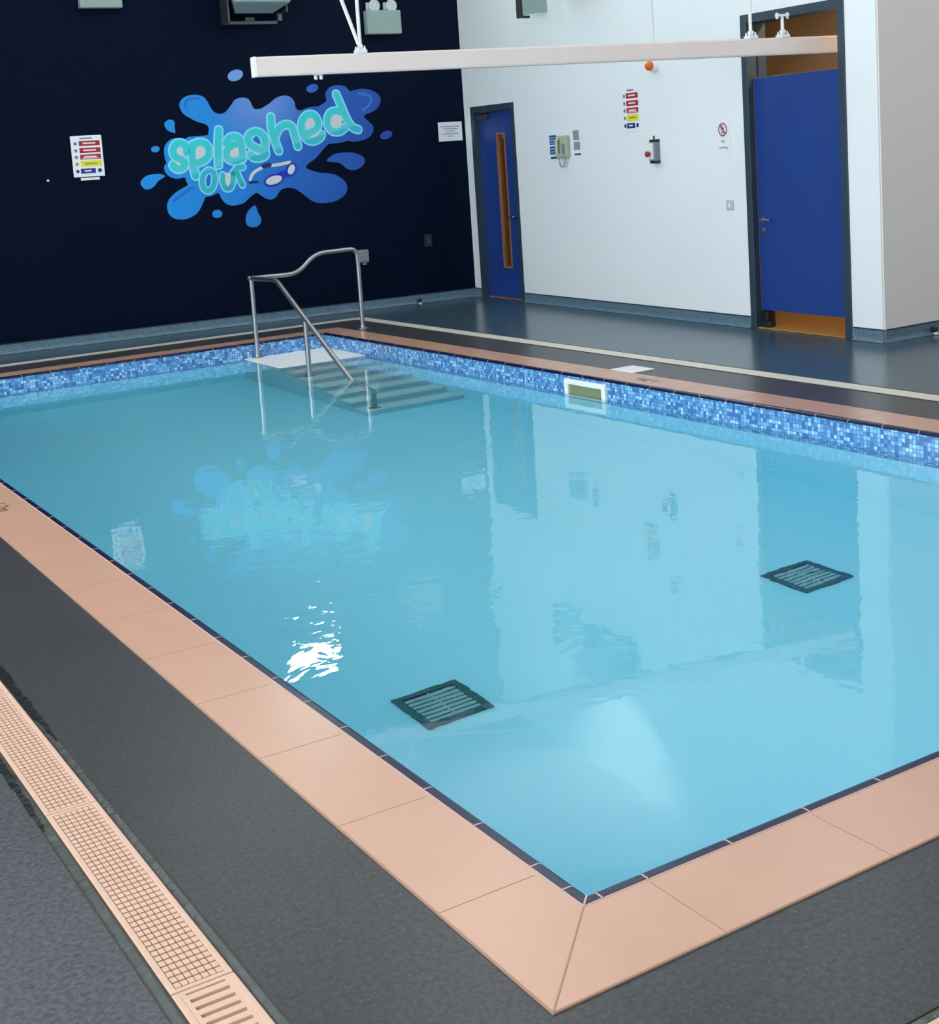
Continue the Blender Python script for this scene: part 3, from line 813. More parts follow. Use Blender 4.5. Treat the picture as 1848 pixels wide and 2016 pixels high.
M['splash'] = logo_mat('splash print', [(0, srgb(0, 140, 222)), (0.35, srgb(8, 122, 205)), (0.6, srgb(4, 90, 178)), (1, srgb(6, 62, 150))], x0=-1.3, x1=1.3)
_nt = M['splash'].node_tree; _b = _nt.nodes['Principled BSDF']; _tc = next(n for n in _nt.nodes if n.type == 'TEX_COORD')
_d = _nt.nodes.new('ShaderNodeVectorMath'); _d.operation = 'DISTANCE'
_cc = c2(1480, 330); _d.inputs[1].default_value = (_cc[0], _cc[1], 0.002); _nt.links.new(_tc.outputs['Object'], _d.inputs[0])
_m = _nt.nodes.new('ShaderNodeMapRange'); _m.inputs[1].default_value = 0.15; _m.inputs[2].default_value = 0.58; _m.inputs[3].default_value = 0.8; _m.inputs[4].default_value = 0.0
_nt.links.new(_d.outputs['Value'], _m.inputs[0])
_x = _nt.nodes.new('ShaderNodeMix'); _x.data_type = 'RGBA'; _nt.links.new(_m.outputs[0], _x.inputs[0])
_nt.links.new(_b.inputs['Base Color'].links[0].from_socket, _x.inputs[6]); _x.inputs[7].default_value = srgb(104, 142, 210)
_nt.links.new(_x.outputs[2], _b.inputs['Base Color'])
M['splash_shade'] = mat('splash darker print', srgb(20, 98, 185), 0.5)
M['splash_light'] = mat('splash lighter print', srgb(34, 105, 185), 0.5)
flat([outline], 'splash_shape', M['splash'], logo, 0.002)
def ell(f_, cx, cy, rx, ry, ang=0, n=28):
    return [f_(cx + rx*math.cos(t)*math.cos(ang) - ry*math.sin(t)*math.sin(ang), cy + rx*math.cos(t)*math.sin(ang) + ry*math.sin(t)*math.cos(ang)) for t in [2*math.pi*k/n for k in range(n)]]
drops = [
    ell(c2, 1178, 112, 95, 66, -0.35), ell(c2, 217, 1000, 52, 38, -0.15), ell(c2, 962, 1778, 60, 50, -0.1),
    ell(c3, 700, 268, 72, 50, -0.3), ell(c3, 1588, 830, 76, 48, -0.4),
    smooth([c2(*p) for p in [(325,710),(340,670),(380,645),(425,650),(450,680),(450,740),(456,803),(410,795),(360,770)]], 3),
    smooth([c2(*p) for p in [(40,1420),(55,1370),(110,1320),(200,1300),(280,1298),(335,1322),(300,1352),(250,1385),(210,1440),(150,1480),(90,1480)]], 3),
    smooth([c2(*p) for p in [(1390,1685),(1420,1680),(1435,1710),(1450,1760),(1485,1820),(1488,1870),(1450,1925),(1390,1938),(1330,1920),(1305,1865),(1312,1790),(1345,1730)]], 3),
    smooth([c3(*p) for p in [(870,1135),(930,1080),(1000,1050),(1100,1040),(1210,1045),(1300,1085),(1335,1140),(1300,1205),(1230,1245),(1160,1250),(1100,1225),(1060,1185),(1000,1158),(930,1155)]], 3)]
M['drop_top'] = mat('lavender droplet print', srgb(112, 150, 215), 0.5)
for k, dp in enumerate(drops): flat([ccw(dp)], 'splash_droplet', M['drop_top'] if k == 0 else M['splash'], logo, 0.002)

def strokes(paths, r):
    """capsule polygons along polylines, to be merged"""
    ps = []
    for pl in paths:
        pl = smooth(pl, 5, closed=False)
        for a_, b2 in zip(pl, pl[1:]):
            dx, dy = b2[0]-a_[0], b2[1]-a_[1]; an = math.atan2(dy, dx); q = []
            for k in range(9): t = an - math.pi/2 + math.pi*k/8; q.append((b2[0]+r*math.cos(t), b2[1]+r*math.sin(t)))
            for k in range(9): t = an + math.pi/2 + math.pi*k/8; q.append((a_[0]+r*math.cos(t), a_[1]+r*math.sin(t)))
            ps.append(q)
    return ps
S2 = lambda *p: [c2(*q) for q in p]
S3 = lambda *p: [c3(*q) for q in p]
big = [
    S2((590,1035),(585,975),(545,935),(490,930),(445,965),(430,1030),(460,1090),(525,1125),(568,1165),(555,1215),(500,1240),(450,1220),(430,1190)),           # s
    S2((665,945),(660,1060),(668,1180),(700,1320)), S2((665,960),(725,925),(800,930),(850,980),(858,1050),(830,1110),(770,1150),(690,1170)),                 # p
    S2((978,770),(970,950),(975,1190)),                                                                                                                       # l
    S2((1065,925),(1110,865),(1180,850),(1235,890),(1250,970),(1265,1110)), S2((1180,940),(1110,975),(1072,1040),(1090,1110),(1150,1140),(1215,1130),(1262,1080)), # a
    S2((1540,960),(1525,860),(1450,795),(1375,805),(1332,860),(1345,930),(1400,975),(1480,1010),(1535,1020),(1535,1075),(1470,1105),(1400,1100),(1365,1065)),  # s
    S3((200,615),(205,740),(245,880),(295,1020)), S3((250,850),(300,750),(380,705),(450,730),(485,820),(525,965)),                                           # h
    S3((600,815),(680,800),(755,745),(765,670),(725,600),(660,585),(600,625),(568,710),(585,810),(640,885),(720,900),(790,860),(810,825)),                   # e
    S3((980,540),(915,565),(880,640),(890,730),(950,785),(1030,785),(1090,740)), S3((985,340),(1050,490),(1115,640),(1180,735),(1250,765)), S3((980,540),(1060,560)), # d
]
bigr = 0.0345
small = [
    S2((855,1250),(800,1300),(780,1390),(800,1470),(850,1500),(905,1460),(930,1370),(915,1280),(855,1250)),
    S2((1025,1310),(1030,1400),(1065,1470),(1120,1460),(1145,1390),(1150,1300)),
    S2((1150,1290),(1200,1230),(1270,1215)), S2((1190,1260),(1225,1350),(1265,1430))]
smallr = 0.0255
counters = [ell(c2, 510, 1010, 55, 80, -0.2), ell(c2, 765, 1040, 70, 110, 0.15), ell(c2, 1170, 1035, 70, 100, 0), ell(c3, 672, 690, 55, 95, -0.05),
            ell(c3, 985, 650, 70, 120, -0.15), ell(c3, 740, 820, 75, 50, -0.4), ell(c2, 1085, 1370, 60, 90, 0), ell(c2, 1480, 1045, 60, 45, 0), ell(c2, 510, 1170, 60, 50, 0.3)]
M['letter_edge'] = mat('pale blue letter outline print', srgb(140, 214, 240), 0.5)
M['letter_in'] = mat('pale grey letter counter print', srgb(205, 205, 208), 0.5)
M['letter'] = logo_mat('teal letter print', [(0, srgb(30, 160, 175)), (0.4, srgb(36, 178, 190)), (0.55, srgb(110, 200, 205)), (1, srgb(60, 200, 195))], axis=1, x0=-0.6, x1=0.5)
def band_mat():
    m = bpy.data.materials.new('banded teal letter print'); m.use_nodes = True
    nt = m.node_tree; N = nt.nodes; L = nt.links; b = N['Principled BSDF']
    tc = N.new('ShaderNodeTexCoord'); sp = N.new('ShaderNodeSeparateXYZ'); L.new(tc.outputs['Object'], sp.inputs[0])
    # the lower half of each letter is printed darker along a rising line
    ma = N.new('ShaderNodeMath'); ma.operation = 'MULTIPLY_ADD'; ma.inputs[1].default_value = -0.22; L.new(sp.outputs[0], ma.inputs[0]); L.new(sp.outputs[1], ma.inputs[2])
    mr = N.new('ShaderNodeMapRange'); mr.inputs[1].default_value = -0.45; mr.inputs[2].default_value = 0.45; L.new(ma.outputs[0], mr.inputs[0])
    r = N.new('ShaderNodeValToRGB'); e = r.color_ramp.elements
    e[0].position, e[0].color = 0, srgb(34, 160, 180); e[1].position, e[1].color = 1, srgb(50, 198, 190)
    for p, c in ((0.20, srgb(44, 160, 178)), (0.24, srgb(40, 182, 186)), (0.44, srgb(26, 178, 196)), (0.47, srgb(84, 200, 208)), (0.6, srgb(56, 196, 200)), (0.8, srgb(40, 200, 205))):
        x = e.new(p); x.color = c
    L.new(mr.outputs[0], r.inputs[0]); L.new(r.outputs[0], b.inputs['Base Color']); b.inputs['Roughness'].default_value = 0.5
    return m
M['letter2'] = band_mat()
flat(strokes(big, bigr + 0.0175), 'word_outline', M['letter_edge'], logo, 0.0035)
flat(strokes(small, smallr + 0.0155), 'word_outline', M['letter_edge'], logo, 0.0040)
for cq_ in counters: flat([ccw(cq_)], 'letter_counter', M['letter_in'], logo, 0.0046)
groups = [(0, 1), (1, 3), (3, 4), (4, 6), (6, 7), (7, 9), (9, 10), (10, 13)]
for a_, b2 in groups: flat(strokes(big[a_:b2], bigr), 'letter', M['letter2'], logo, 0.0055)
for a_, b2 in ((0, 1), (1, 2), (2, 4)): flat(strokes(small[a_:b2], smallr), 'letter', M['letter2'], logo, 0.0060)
flat([ccw(ell(c2, 1440, 885, 22, 48, -0.45))], 'letter_counter', M['splash_shade'], logo, 0.0064)
flat([ccw(ell(c2, 857, 1375, 24, 75, 0.1))], 'letter_counter', M['splash_shade'], logo, 0.0068)
# darker and lighter accents in the lobes
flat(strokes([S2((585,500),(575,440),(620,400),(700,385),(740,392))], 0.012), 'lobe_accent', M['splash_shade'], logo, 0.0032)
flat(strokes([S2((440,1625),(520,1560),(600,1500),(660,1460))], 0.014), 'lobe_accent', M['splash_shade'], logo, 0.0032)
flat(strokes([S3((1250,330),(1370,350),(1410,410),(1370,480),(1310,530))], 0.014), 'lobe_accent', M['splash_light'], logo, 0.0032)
# goggles
M['goggle_blue'] = mat('goggle blue print', srgb(20, 28, 170), 0.5); M['goggle_navy'] = mat('goggle dark print', srgb(14, 22, 100), 0.5)
gog = bpy.data.objects.new('goggles_picture', None); COL.objects.link(gog); gog.parent = logo
flat(strokes([S2((1355,1365),(1378,1310),(1420,1265),(1500,1222))], 0.016), 'strap', M['letter_in'], gog, 0.0070)
flat(strokes([S3((205,1198),(300,1185),(425,1158))], 0.017), 'strap', M['letter_in'], gog, 0.0070)
flat(strokes([S3((110,1205),(185,1190))], 0.022), 'strap_buckle', M['goggle_navy'], gog, 0.0074)
flat(strokes([S2((1355,1400),(1440,1392))], 0.014), 'strap_buckle', M['goggle_navy'], gog, 0.0074)
flat([ccw(ell(c3, 235, 1372, 125, 72, -0.33))] + [ccw(ell(c3, 444, 1243, 62, 85, 0.35))] + strokes([S3((320,1310),(400,1290))], 0.034), 'goggle_frame', M['goggle_blue'], gog, 0.0078)
flat([ccw(ell(c3, 235, 1372, 102, 50, -0.3))], 'lens', M['letter_in'], gog, 0.0084)
flat([ccw(ell(c3, 445, 1245, 40, 63, 0.35))], 'lens', M['letter_in'], gog, 0.0084)

# ------------------------------------------------------------------ signs
def sheet(o, w, h, m=None, name='board', t=0.004):
    return box(-w/2, w/2, -h/2, h/2, 0, t).build(name, m or M['paper'], o)
def rules_sign(wall, s, z, w, h, label):
    o = thing('pool_rules_sign', label, 'sign', wallmat(wall, s, z, 0.0005), 'pool rules signs')
    sheet(o, w, h)
    def q(x0, x1, y0, y1, m, nm, zz=0.0048):
        return box(-w/2 + x0*w, -w/2 + x1*w, h/2 - y1*h, h/2 - y0*h, 0.004, zz).build(nm, m, o)
    q(0.30, 0.70, 0.05, 0.085, M['sign_grey'], 'heading')
    rows = [(0.13, 0.25, M['sign_red']), (0.30, 0.42, M['sign_red']), (0.46, 0.58, M['sign_red']), (0.61, 0.76, M['sign_yellow']), (0.80, 0.92, M['sign_blue'])]
    for k, (y0, y1, m) in enumerate(rows):
        x0, x1 = (0.26, 0.93) if k < 4 else (0.24, 0.72)
        q(x0, x1, y0, y1, m, 'message_bar')
        ym = (y0 + y1) / 2
        q(x0 + 0.12, x1 - 0.14, ym - 0.02, ym + 0.015, M['pale_print'] if k != 3 else M['sign_olive'], 'print_line', 0.0052)
        if k in (2,): q(x0 + 0.06, x1 - 0.06, ym + 0.025, ym + 0.04, M['pale_print'], 'print_line', 0.0052)
        cx = -w/2 + 0.14*w; cy = h/2 - ym*h; r = 0.042*h
        mm = M['sign_blue'] if k == 4 else (M['sign_olive'] if k == 3 else M['sign_grey'])
        MB().lathe((cx, cy, 0.004), (0, 0, 1), [(0, r), (0.0008, r)]).build('symbol', mm, o)
    MB().lathe((-w/2 + 0.85*w, h/2 - 0.86*h, 0.004), (0, 0, 1), [(0, 0.05*h), (0.0008, 0.05*h)]).build('symbol', M['sign_blue'], o)
    return o
rules_sign('navy', 4.184, 1.81, 0.298, 0.392, 'white pool rules sign with red, yellow and blue bars on navy wall')
rules_sign('white', 3.105, 1.902, 0.265, 0.405, 'white pool rules sign with red, yellow and blue bars on white wall')
o = box(-0.09, 0.09, -0.013, 0.013, 0, 0.01).build('clip_strip', M['white_plastic'], None, mw=wallmat('navy', 4.18, 1.592), bevel=0.003)
tag(o, 'narrow white plastic strip just under the rules sign on navy wall', 'clip')

o = thing('notice', 'white landscape notice with grey print on navy wall near the corner', 'sign', wallmat('navy', 0.192, 1.853, 0.0005))
sheet(o, 0.298, 0.208)
for k, (y, w_) in enumerate(((0.055, 0.24), (0.03, 0.18), (0.005, 0.12), (-0.025, 0.2), (-0.05, 0.06))):
    box(-w_/2, w_/2, y - 0.004, y + 0.004, 0.004, 0.0046).build('print_line', M['sign_grey'], o)

o = thing('information_poster', 'white poster with blue blocks left of the wall telephone', 'poster', wallmat('white', 1.79, 1.61, 0.0005))
sheet(o, 0.20, 0.30, t=0.002)
for q in ((-0.085, 0.04, 0.07, 0.115), (-0.085, 0.02, 0.02, 0.062), (-0.08, 0.02, -0.075, 0.005)):
    box(q[0], q[1], q[2], q[3], 0.002, 0.0028).build('blue_block', M['poster_blue'], o)
box(-0.075, 0.03, -0.12, -0.098, 0.002, 0.0028).build('footer_strip', M['ink'], o)
for y in (0.09, 0.04, -0.02, -0.05): box(-0.07, 0.0, y - 0.003, y + 0.003, 0.0028, 0.0032).build('print_line', M['paper'], o)
o = thing('instruction_poster', 'pale poster with grey drawings right of the wall telephone', 'poster', wallmat('white', 2.205, 1.64, 0.0005))
sheet(o, 0.185, 0.295, t=0.002)
for q in ((-0.07, 0.03, 0.02, 0.115), (-0.065, 0.045, -0.075, 0.005)):
    box(q[0], q[1], q[2], q[3], 0.002, 0.0028).build('drawing_block', M['poster_grey'], o)
box(-0.06, 0.05, -0.125, -0.108, 0.002, 0.0028).build('footer_strip', M['ink'], o)

# telephone
o = thing('wall_telephone', 'olive beige wall telephone with hanging coiled cord between two posters', 'telephone', wallmat('white', 2.0, 1.60, 0.0))
box(-0.075, 0.075, -0.10, 0.115, 0.0, 0.055).build('body', M['beige'], o, bevel=0.015)
hs = MB().tube(bend([(-0.045, -0.095, 0.06), (-0.045, -0.075, 0.085), (-0.045, 0.07, 0.085), (-0.045, 0.10, 0.06)], 0.02), 0.018)
hs.lathe((-0.045, -0.085, 0.055), (0, 0, 1), [(0, 0.028), (0.02, 0.027)]); hs.lathe((-0.045, 0.09, 0.055), (0, 0, 1), [(0, 0.028), (0.02, 0.027)])
hs.build('handset', M['beige'], o, smooth=True)
box(0.0, 0.06, -0.07, 0.03, 0.055, 0.057).build('keypad', M['mid_grey'], o)
pts = [Vector((-0.045, -0.10, 0.07)) * (1 - t) ** 2 + Vector((-0.02, -0.29, 0.05)) * 2 * t * (1 - t) + Vector((0.045, -0.10, 0.04)) * t * t for t in [k / 60 for k in range(61)]]
cp = [p + Vector((math.cos(k * 1.3) * 0.007, 0, math.sin(k * 1.3) * 0.007)) for k, p in enumerate(pts)]
MB().tube(cp, 0.004, 8).build('coiled_cord', M['grey_plastic'], o, smooth=True)

# fire alarm beacon with cable
o = thing('alarm_beacon', 'round white alarm sounder with orange lens high on white wall', 'alarm', wallmat('white', 3.50, 2.262, 0))
MB().lathe((0, 0, 0), (0, 0, 1), [(0, 0.055), (0.045, 0.055), (0.055, 0.048)]).build('base', M['white_plastic'], o, smooth=True)
MB().lathe((0, 0, 0.055), (0, 0, 1), [(0, 0.042), (0.03, 0.040), (0.045, 0.028), (0.05, 0.001)]).build('lens', M['orange'], o, smooth=True)
o = MB().tube([(0, 0, 0.008), (0, H - 2.31, 0.008)], 0.007, 10).build('cable_conduit', M['white_plastic'], None, smooth=True, mw=wallmat('white', 3.49, 2.31, 0))
tag(o, 'thin white vertical conduit running up from the alarm beacon', 'conduit')

# emergency stop station
o = thing('emergency_stop', 'grey control box with black ends and red push button on white wall', 'switch', wallmat('white', 3.47, 1.51, 0))
box(-0.05, 0.04, -0.085, 0.085, 0, 0.06).build('housing', M['mid_grey'], o, bevel=0.006)
box(-0.052, 0.042, 0.085, 0.107, 0, 0.05).build('end_cap', M['black'], o, bevel=0.004)
box(-0.052, 0.042, -0.107, -0.085, 0, 0.05).build('end_cap', M['black'], o, bevel=0.004)
box(-0.035, 0.025, -0.07, 0.075, 0.06, 0.085).build('cover', M['white_plastic'], o, bevel=0.004)
MB().lathe((-0.005, -0.02, 0.085), (0, 0, 1), [(0, 0.012), (0.02, 0.012), (0.021, 0.026), (0.035, 0.026), (0.045, 0.012)]).build('push_button', M['red'], o, smooth=True)
box(-0.045, -0.035, 0.10, 0.14, 0.0, 0.01).build('cable_entry', M['black'], o)

# no running sign
o = thing('prohibition_sign', 'white sign with red crossed circle over a figure beside the cut down door', 'sign', wallmat('white', 4.383, 1.59, 0.0005))
sheet(o, 0.185, 0.30, M['paper'])
rg = MB(); n = 40
for k in range(n):
    a0, a1 = 2*math.pi*k/n, 2*math.pi*(k+1)/n
    rg.prism([(0.046*math.cos(a0), 0.07+0.046*math.sin(a0)), (0.056*math.cos(a0), 0.07+0.056*math.sin(a0)), (0.056*math.cos(a1), 0.07+0.056*math.sin(a1)), (0.046*math.cos(a1), 0.07+0.046*math.sin(a1))], 0.004, 0.0052)
rg.prism([(-0.037, 0.099), (-0.029, 0.107), (0.037, 0.041), (0.029, 0.033)][::-1], 0.004, 0.0050)
rg.build('prohibition_ring', M['sign_red'], o)
fg = []
fg += strokes([[(-0.006, 0.085), (0.004, 0.062)]], 0.007) + strokes([[(0.004, 0.062), (-0.008, 0.045), (-0.022, 0.042)]], 0.0045) + strokes([[(0.004, 0.062), (0.016, 0.050), (0.013, 0.034)]], 0.0045)
fg += strokes([[(-0.006, 0.085), (0.010, 0.078), (0.020, 0.086)]], 0.0035) + strokes([[(-0.006, 0.085), (-0.020, 0.074), (-0.024, 0.062)]], 0.0035)
fg += [[(-0.008 + 0.008*math.cos(t), 0.102 + 0.008*math.sin(t)) for t in [2*math.pi*k/14 for k in range(14)]]]
flat(fg, 'figure_symbol', M['ink'], o, 0.0049)
text('No', 0.036, M['ink'], o, (0, -0.028, 0.0045)); text('running', 0.036, M['ink'], o, (0, -0.078, 0.0045))

# switch plate and small wall fittings
o = thing('light_switch', 'pale grey square light switch beside the cut down door frame', 'switch', wallmat('white', 4.438, 1.027, 0))
box(-0.045, 0.045, -0.043, 0.043, 0, 0.009).build('plate', mat('pale grey plastic', srgb(190, 190, 200), 0.4), o, bevel=0.003)
box(-0.012, 0.012, -0.02, 0.02, 0.009, 0.014).build('rocker', M['white_plastic'], o, bevel=0.002)
o = thing('wall_socket', 'grey wall socket box on navy wall behind the handrail corner', 'socket', wallmat('navy', 1.385, 0.582, 0))
box(-0.07, 0.07, -0.068, 0.07, 0, 0.06).build('box', M['mid_grey'], o, bevel=0.01)
box(-0.055, 0.055, -0.05, 0.055, 0.06, 0.068).build('lid', M['mid_grey'], o, bevel=0.008)
box(0.0, 0.045, -0.095, -0.068, 0.005, 0.045).build('cable_gland', M['mid_grey'], o, bevel=0.006)
o = thing('wall_switch', 'small black switch box low on navy wall near the corner', 'switch', wallmat('navy', 0.572, 0.68, 0))
box(-0.045, 0.045, -0.07, 0.07, 0, 0.035).build('box', M['black'], o, bevel=0.005)
box(-0.015, 0.015, -0.025, 0.025, 0.035, 0.042).build('rocker', M['steel_dark'], o, bevel=0.003)
o = MB().lathe((0, 0, 0), (0, 0, 1), [(0, 0.012), (0.012, 0.012), (0.02, 0.006)]).build('wall_stud', M['white_plastic'], None, smooth=True, mw=wallmat('navy', 4.58, 1.60, 0))
tag(o, 'tiny white stud on navy wall left of the rules sign', 'stud')
def buffer(mw_, label):
    o = thing('floor_outlet', label, 'outlet', mw_, 'dark skirting outlets')
    MB().lathe((0, 0, 0), (0, 0, 1), [(0, 0.024), (0.03, 0.024), (0.036, 0.018)]).build('collar', M['black'], o, smooth=True)
    MB().lathe((0, -0.03, 0.018), (0, 0, 1), [(0, 0.012), (0.03, 0.012)]).build('nozzle', M['white_plastic'], o, smooth=True)
buffer(wallmat('navy', 0.745, 0.035, 0.03), 'small dark outlet on the navy wall skirting right of the handrail')
buffer(framemat(PcR + rt * 0.49 + Z * 0.045 + Vector((0, -0.03, 0)), rt, Z), 'small dark outlet on the skirting of the return wall by the photo edge')

# ------------------------------------------------------------------ light fittings on the walls
def emergency_light(s, z, label, w=0.405, h=0.25, heads=True):
    o = thing('emergency_light', label, 'emergency light', wallmat('navy', s, z, 0), 'emergency lights on navy wall')
    box(-w/2, w/2, -h/2, h/2, 0, 0.09).build('housing', M['grey_plastic'], o, bevel=0.012)
    if heads:
        for x in (-0.10, 0.10):
            b = MB().lathe((x, h/2 + 0.045, 0.01), (0, 0, 1), [(0, 0.03), (0.03, 0.055), (0.07, 0.066), (0.075, 0.060)], 16)
            hd = b.build('lamp_head', M['lamp_clear'], o, smooth=True)
            box(x - 0.075, x + 0.075, h/2 + 0.0, h/2 + 0.085, 0.01, 0.045).build('reflector', M['lamp_clear'], hd, bevel=0.01)
    return o
emergency_light(0.945, 3.035, 'grey twin lamp emergency light on navy wall above the notice')
emergency_light(3.925, 3.32, 'grey emergency light box at the top left of navy wall')

def floodlight(wall, s, z, label, deg, glass_m=None, spot=0):
    o = thing('floodlight', label, 'floodlight', wallmat(wall, s, z, 0), 'wall floodlights')
    # dark yoke bracket
    b = MB(); b.box(-0.30, 0.27, -0.30, -0.265, 0.02, 0.08); b.box(-0.318, -0.30, -0.30, 0.05, 0.05, 0.26); b.box(0.30, 0.318, -0.20, 0.05, 0.05, 0.26); b.box(0.27, 0.318, -0.27, -0.19, 0.05, 0.10); b.box(-0.05, 0.05, -0.30, -0.22, 0.0, 0.02)
    b.build('bracket', M['steel_dark'], o, bevel=0.004)
    # tapered housing tilted upwards
    tilt = math.radians(deg)
    hb = bpy.data.objects.new('lamp_housing', None)
    Rm = Matrix.Rotation(-tilt, 4, 'X')
    def P(x, y, zz): return (Rm @ Vector((x, y, zz))) + Vector((0, 0.0, 0.24))
    back = [P(-0.20, -0.10, -0.20), P(0.20, -0.10, -0.20), P(0.20, 0.10, -0.20), P(-0.20, 0.10, -0.20)]
    front = [P(-0.29, -0.19, 0.06), P(0.29, -0.19, 0.06), P(0.29, 0.19, 0.06), P(-0.29, 0.19, 0.06)]
    lip = [P(-0.29, -0.19, 0.085), P(0.29, -0.19, 0.085), P(0.29, 0.19, 0.085), P(-0.29, 0.19, 0.085)]
    m = MB(); m.quad(*back[::-1])
    for i in range(4):
        j = (i+1) % 4; m.quad(back[i], back[j], front[j], front[i]); m.quad(front[i], front[j], lip[j], lip[i])
    inn = [P(-0.265, -0.165, 0.085), P(0.265, -0.165, 0.085), P(0.265, 0.165, 0.085), P(-0.265, 0.165, 0.085)]
    for i in range(4):
        j = (i+1) % 4; m.quad(lip[i], lip[j], inn[j], inn[i])
    hs_ = m.build('housing', M['flood_body'], o)
    gl = [P(-0.265, -0.165, 0.080), P(0.265, -0.165, 0.080), P(0.265, 0.165, 0.080), P(-0.265, 0.165, 0.080)]
    g = MB(); g.quad(*gl); g.build('lit_glass', glass_m or M["flood_glass"], hs_)
    if spot:
        li = bpy.data.lights.new('lamp', 'SPOT'); li.energy = spot; li.spot_size = math.radians(120); li.spot_blend = 1.0; li.shadow_soft_size = 0.08; li.color = (0.85, 1.0, 0.95)
        lo = bpy.data.objects.new('lamp', li); COL.objects.link(lo); lo.parent = o; lo.location = P(0, 0, 0.12)
        lo.rotation_euler = (math.pi/2 + math.radians(8), 0, 0)
    return o
floodlight('navy', 2.42, 3.325, 'grey green floodlight with glowing glass high on navy wall', 35)
floodlight('white', 2.5, 3.31, 'grey floodlight high on white wall, only its bracket showing at the top edge', 80, M['flood_dim'], 420)
o = thing('projecting_light', 'grey box light with dark front edge projecting from white wall near the corner', 'light', wallmat('white', 1.77, 3.10, 0))
b = MB(); V_ = [(-0.03, -0.155, 0.0), (0.03, -0.155, 0.0), (0.03, -0.20, 0.29), (-0.03, -0.20, 0.29), (-0.03, 0.16, 0.0), (0.03, 0.16, 0.0), (0.03, 0.16, 0.29), (-0.03, 0.16, 0.29)]
b.v = [Vector(q) for q in V_]; b.f = [(3, 2, 1, 0), (4, 5, 6, 7), (0, 1, 5, 4), (1, 2, 6, 5), (2, 3, 7, 6), (3, 0, 4, 7)]
b.build('housing', M['grey_plastic'], o, bevel=0.006)
box(-0.034, 0.034, -0.225, 0.165, 0.29, 0.325).build('front_edge', M['black'], o, bevel=0.004)
box(-0.02, 0.02, -0.225, -0.20, 0.20, 0.29).build('lower_clip', M['black'], o, bevel=0.003)

# ------------------------------------------------------------------ hoist track
Lp = Vector((2.07, 6.33, 0)); Rp = Vector((6.0, 5.55, 0)); td = (Rp - Lp).normalized()
zc = 2.250
ht = thing('hoist_track', 'long pale ceiling hoist track running through the gap above the cut down door', 'hoist track', framemat(Lp + Z * zc, td, Z))
LT = (Rp - Lp).length + 1.45
# local x along the track, y up, z towards the camera
tb = MB(); hh, ww = 0.064, 0.036
prof = [(-hh, -ww), (-hh, -0.012), (-hh + 0.008, -0.012), (-hh + 0.008, 0.012), (-hh, 0.012), (-hh, ww), (-hh+0.012, ww+0.004), (hh-0.012, ww+0.004), (hh, ww), (hh, -ww), (hh-0.012, -ww-0.004), (-hh+0.012, -ww-0.004)]
for x in (0.012, LT): tb.v += [Vector((x, y, z)) for y, z in prof]
k = len(prof)
for i in range(k):
    j = (i+1) % k; tb.f.append((i, j, k+j, k+i))
tb.f.append(tuple(range(k))); tb.f.append(tuple(k + i for i in reversed(range(k))))
tb.build('track_profile', M['track'], ht)
box(-0.012, 0.014, -hh - 0.002, hh + 0.002, -ww - 0.007, ww + 0.007).build('end_cap', M['track_cap'], ht, bevel=0.004)
def clamp(x, parent, y0=hh):
    b = MB().box(x - 0.035, x + 0.035, y0, y0 + 0.022, -0.045, 0.045)
    b.box(x - 0.014, x + 0.014, y0 + 0.022, y0 + 0.06, -0.014, 0.014)
    for sx in (-0.022, 0.022):
        for sz in (-0.03, 0.03): b.lathe((x + sx, y0 + 0.022, sz), (0, 1, 0), [(0, 0.009), (0.012, 0.009), (0.013, 0.005), (0.026, 0.005)], 8)
    b.lathe((x, y0 + 0.045, -0.03), (0, 0, 1), [(0, 0.012), (0.06, 0.012)], 10)
    return b.build('clamp', M['white_plastic'], parent)
top = H - zc
x1 = 0.735
clamp(x1, ht)
rod = MB().tube([(x1, hh + 0.05, 0), (x1, top, 0)], 0.013, 12).build('hanger_rod', M['white_plastic'], ht, smooth=True)
MB().tube([(x1 - 0.01, hh + 0.06, 0), (x1 - 0.01 - 0.72, top, 0.0)], 0.013, 12).build('brace_rod', M['white_plastic'], ht, smooth=True)
x2 = 3.78
clamp(x2, ht); MB().tube([(x2, hh + 0.05, 0), (x2, top, 0)], 0.013, 12).build('hanger_rod', M['white_plastic'], ht, smooth=True)
x3 = 4.06
clamp(x3, ht); MB().tube([(x3, hh + 0.04, 0), (x3, 0.235, 0)], 0.013, 12).build('hanger_rod', M['white_plastic'], ht, smooth=True)
b = MB().box(x3 - 0.05, x3 + 0.05, 0.222, 0.240, -0.02, 0.02)
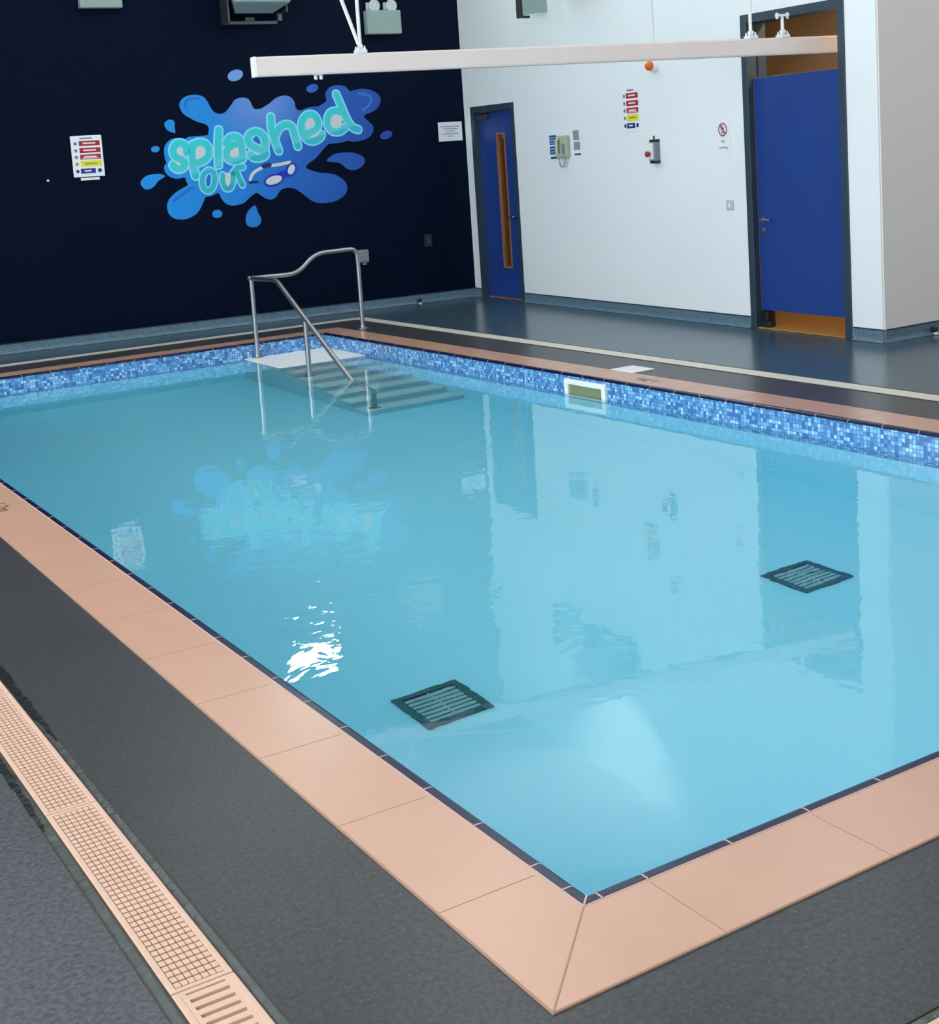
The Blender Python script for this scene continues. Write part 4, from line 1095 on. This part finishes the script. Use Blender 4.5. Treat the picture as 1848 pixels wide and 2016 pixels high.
for sx in (-0.045, 0.045): b.lathe((x3 + sx, 0.205, 0), (0, 1, 0), [(0, 0.012), (0.045, 0.012)], 8)
b.build('head_bracket', M['white_plastic'], ht)
tr = MB().box(0.40, 0.46, -hh - 0.006, -hh + 0.01, -0.011, 0.011)
for x in (0.412, 0.448): tr.lathe((x, -hh - 0.004, 0), (0, -1, 0), [(0, 0.008), (0.01, 0.013), (0.024, 0.013), (0.03, 0.006)], 10)
tr.build('trolley', M['white_plastic'], ht)

# ------------------------------------------------------------------ added ceiling lights (unseen, put in to brighten walls, deck and far pool)
pc = None
for gx, gy in ((-1.6, 0.5), (-1.6, 4.5), (-1.2, 8.6), (2.0, 0.0), (2.0, 4.2), (2.4, 9.3), (3.4, 6.4), (5.2, 1.0), (5.3, 4.3), (8.0, 2.4), (8.0, -1.2)):
    if pc is None:
        pc = thing('added_ceiling_light', 'added unseen rectangular light brightening the hall from its ceiling', 'light', Matrix.Translation((gx, gy, H)), 'added ceiling lights')
        box(-0.62, 0.62, -0.17, 0.17, -0.08, 0.0).build('housing', M['white_plastic'], pc)
        box(-0.59, 0.59, -0.14, 0.14, -0.086, -0.081).build('diffuser', M['glow'], pc)
    else:
        r = pc.copy(); COL.objects.link(r); r.matrix_world = Matrix.Translation((gx, gy, H))
        for ch in list(pc.children):
            c = ch.copy(); COL.objects.link(c); c.parent = r

# ------------------------------------------------------------------ daylight
w = bpy.data.worlds.new('daylight'); sc.world = w; w.use_nodes = True
bg = w.node_tree.nodes['Background']; bg.inputs[0].default_value = (0.86, 0.94, 1.0, 1); bg.inputs[1].default_value = 5.2

sc.view_settings.view_transform = 'Standard'; sc.view_settings.look = 'None'; sc.view_settings.gamma = 1
sc.view_settings.use_curve_mapping = False; sc.view_settings.exposure = 0.53
sc.cycles.use_denoising = True
sc.cycles.caustics_refractive = True; sc.cycles.caustics_reflective = True
sc.cycles.max_bounces = 14; sc.cycles.diffuse_bounces = 6; sc.cycles.transmission_bounces = 12; sc.cycles.glossy_bounces = 5
sc.cycles.sample_clamp_indirect = 6
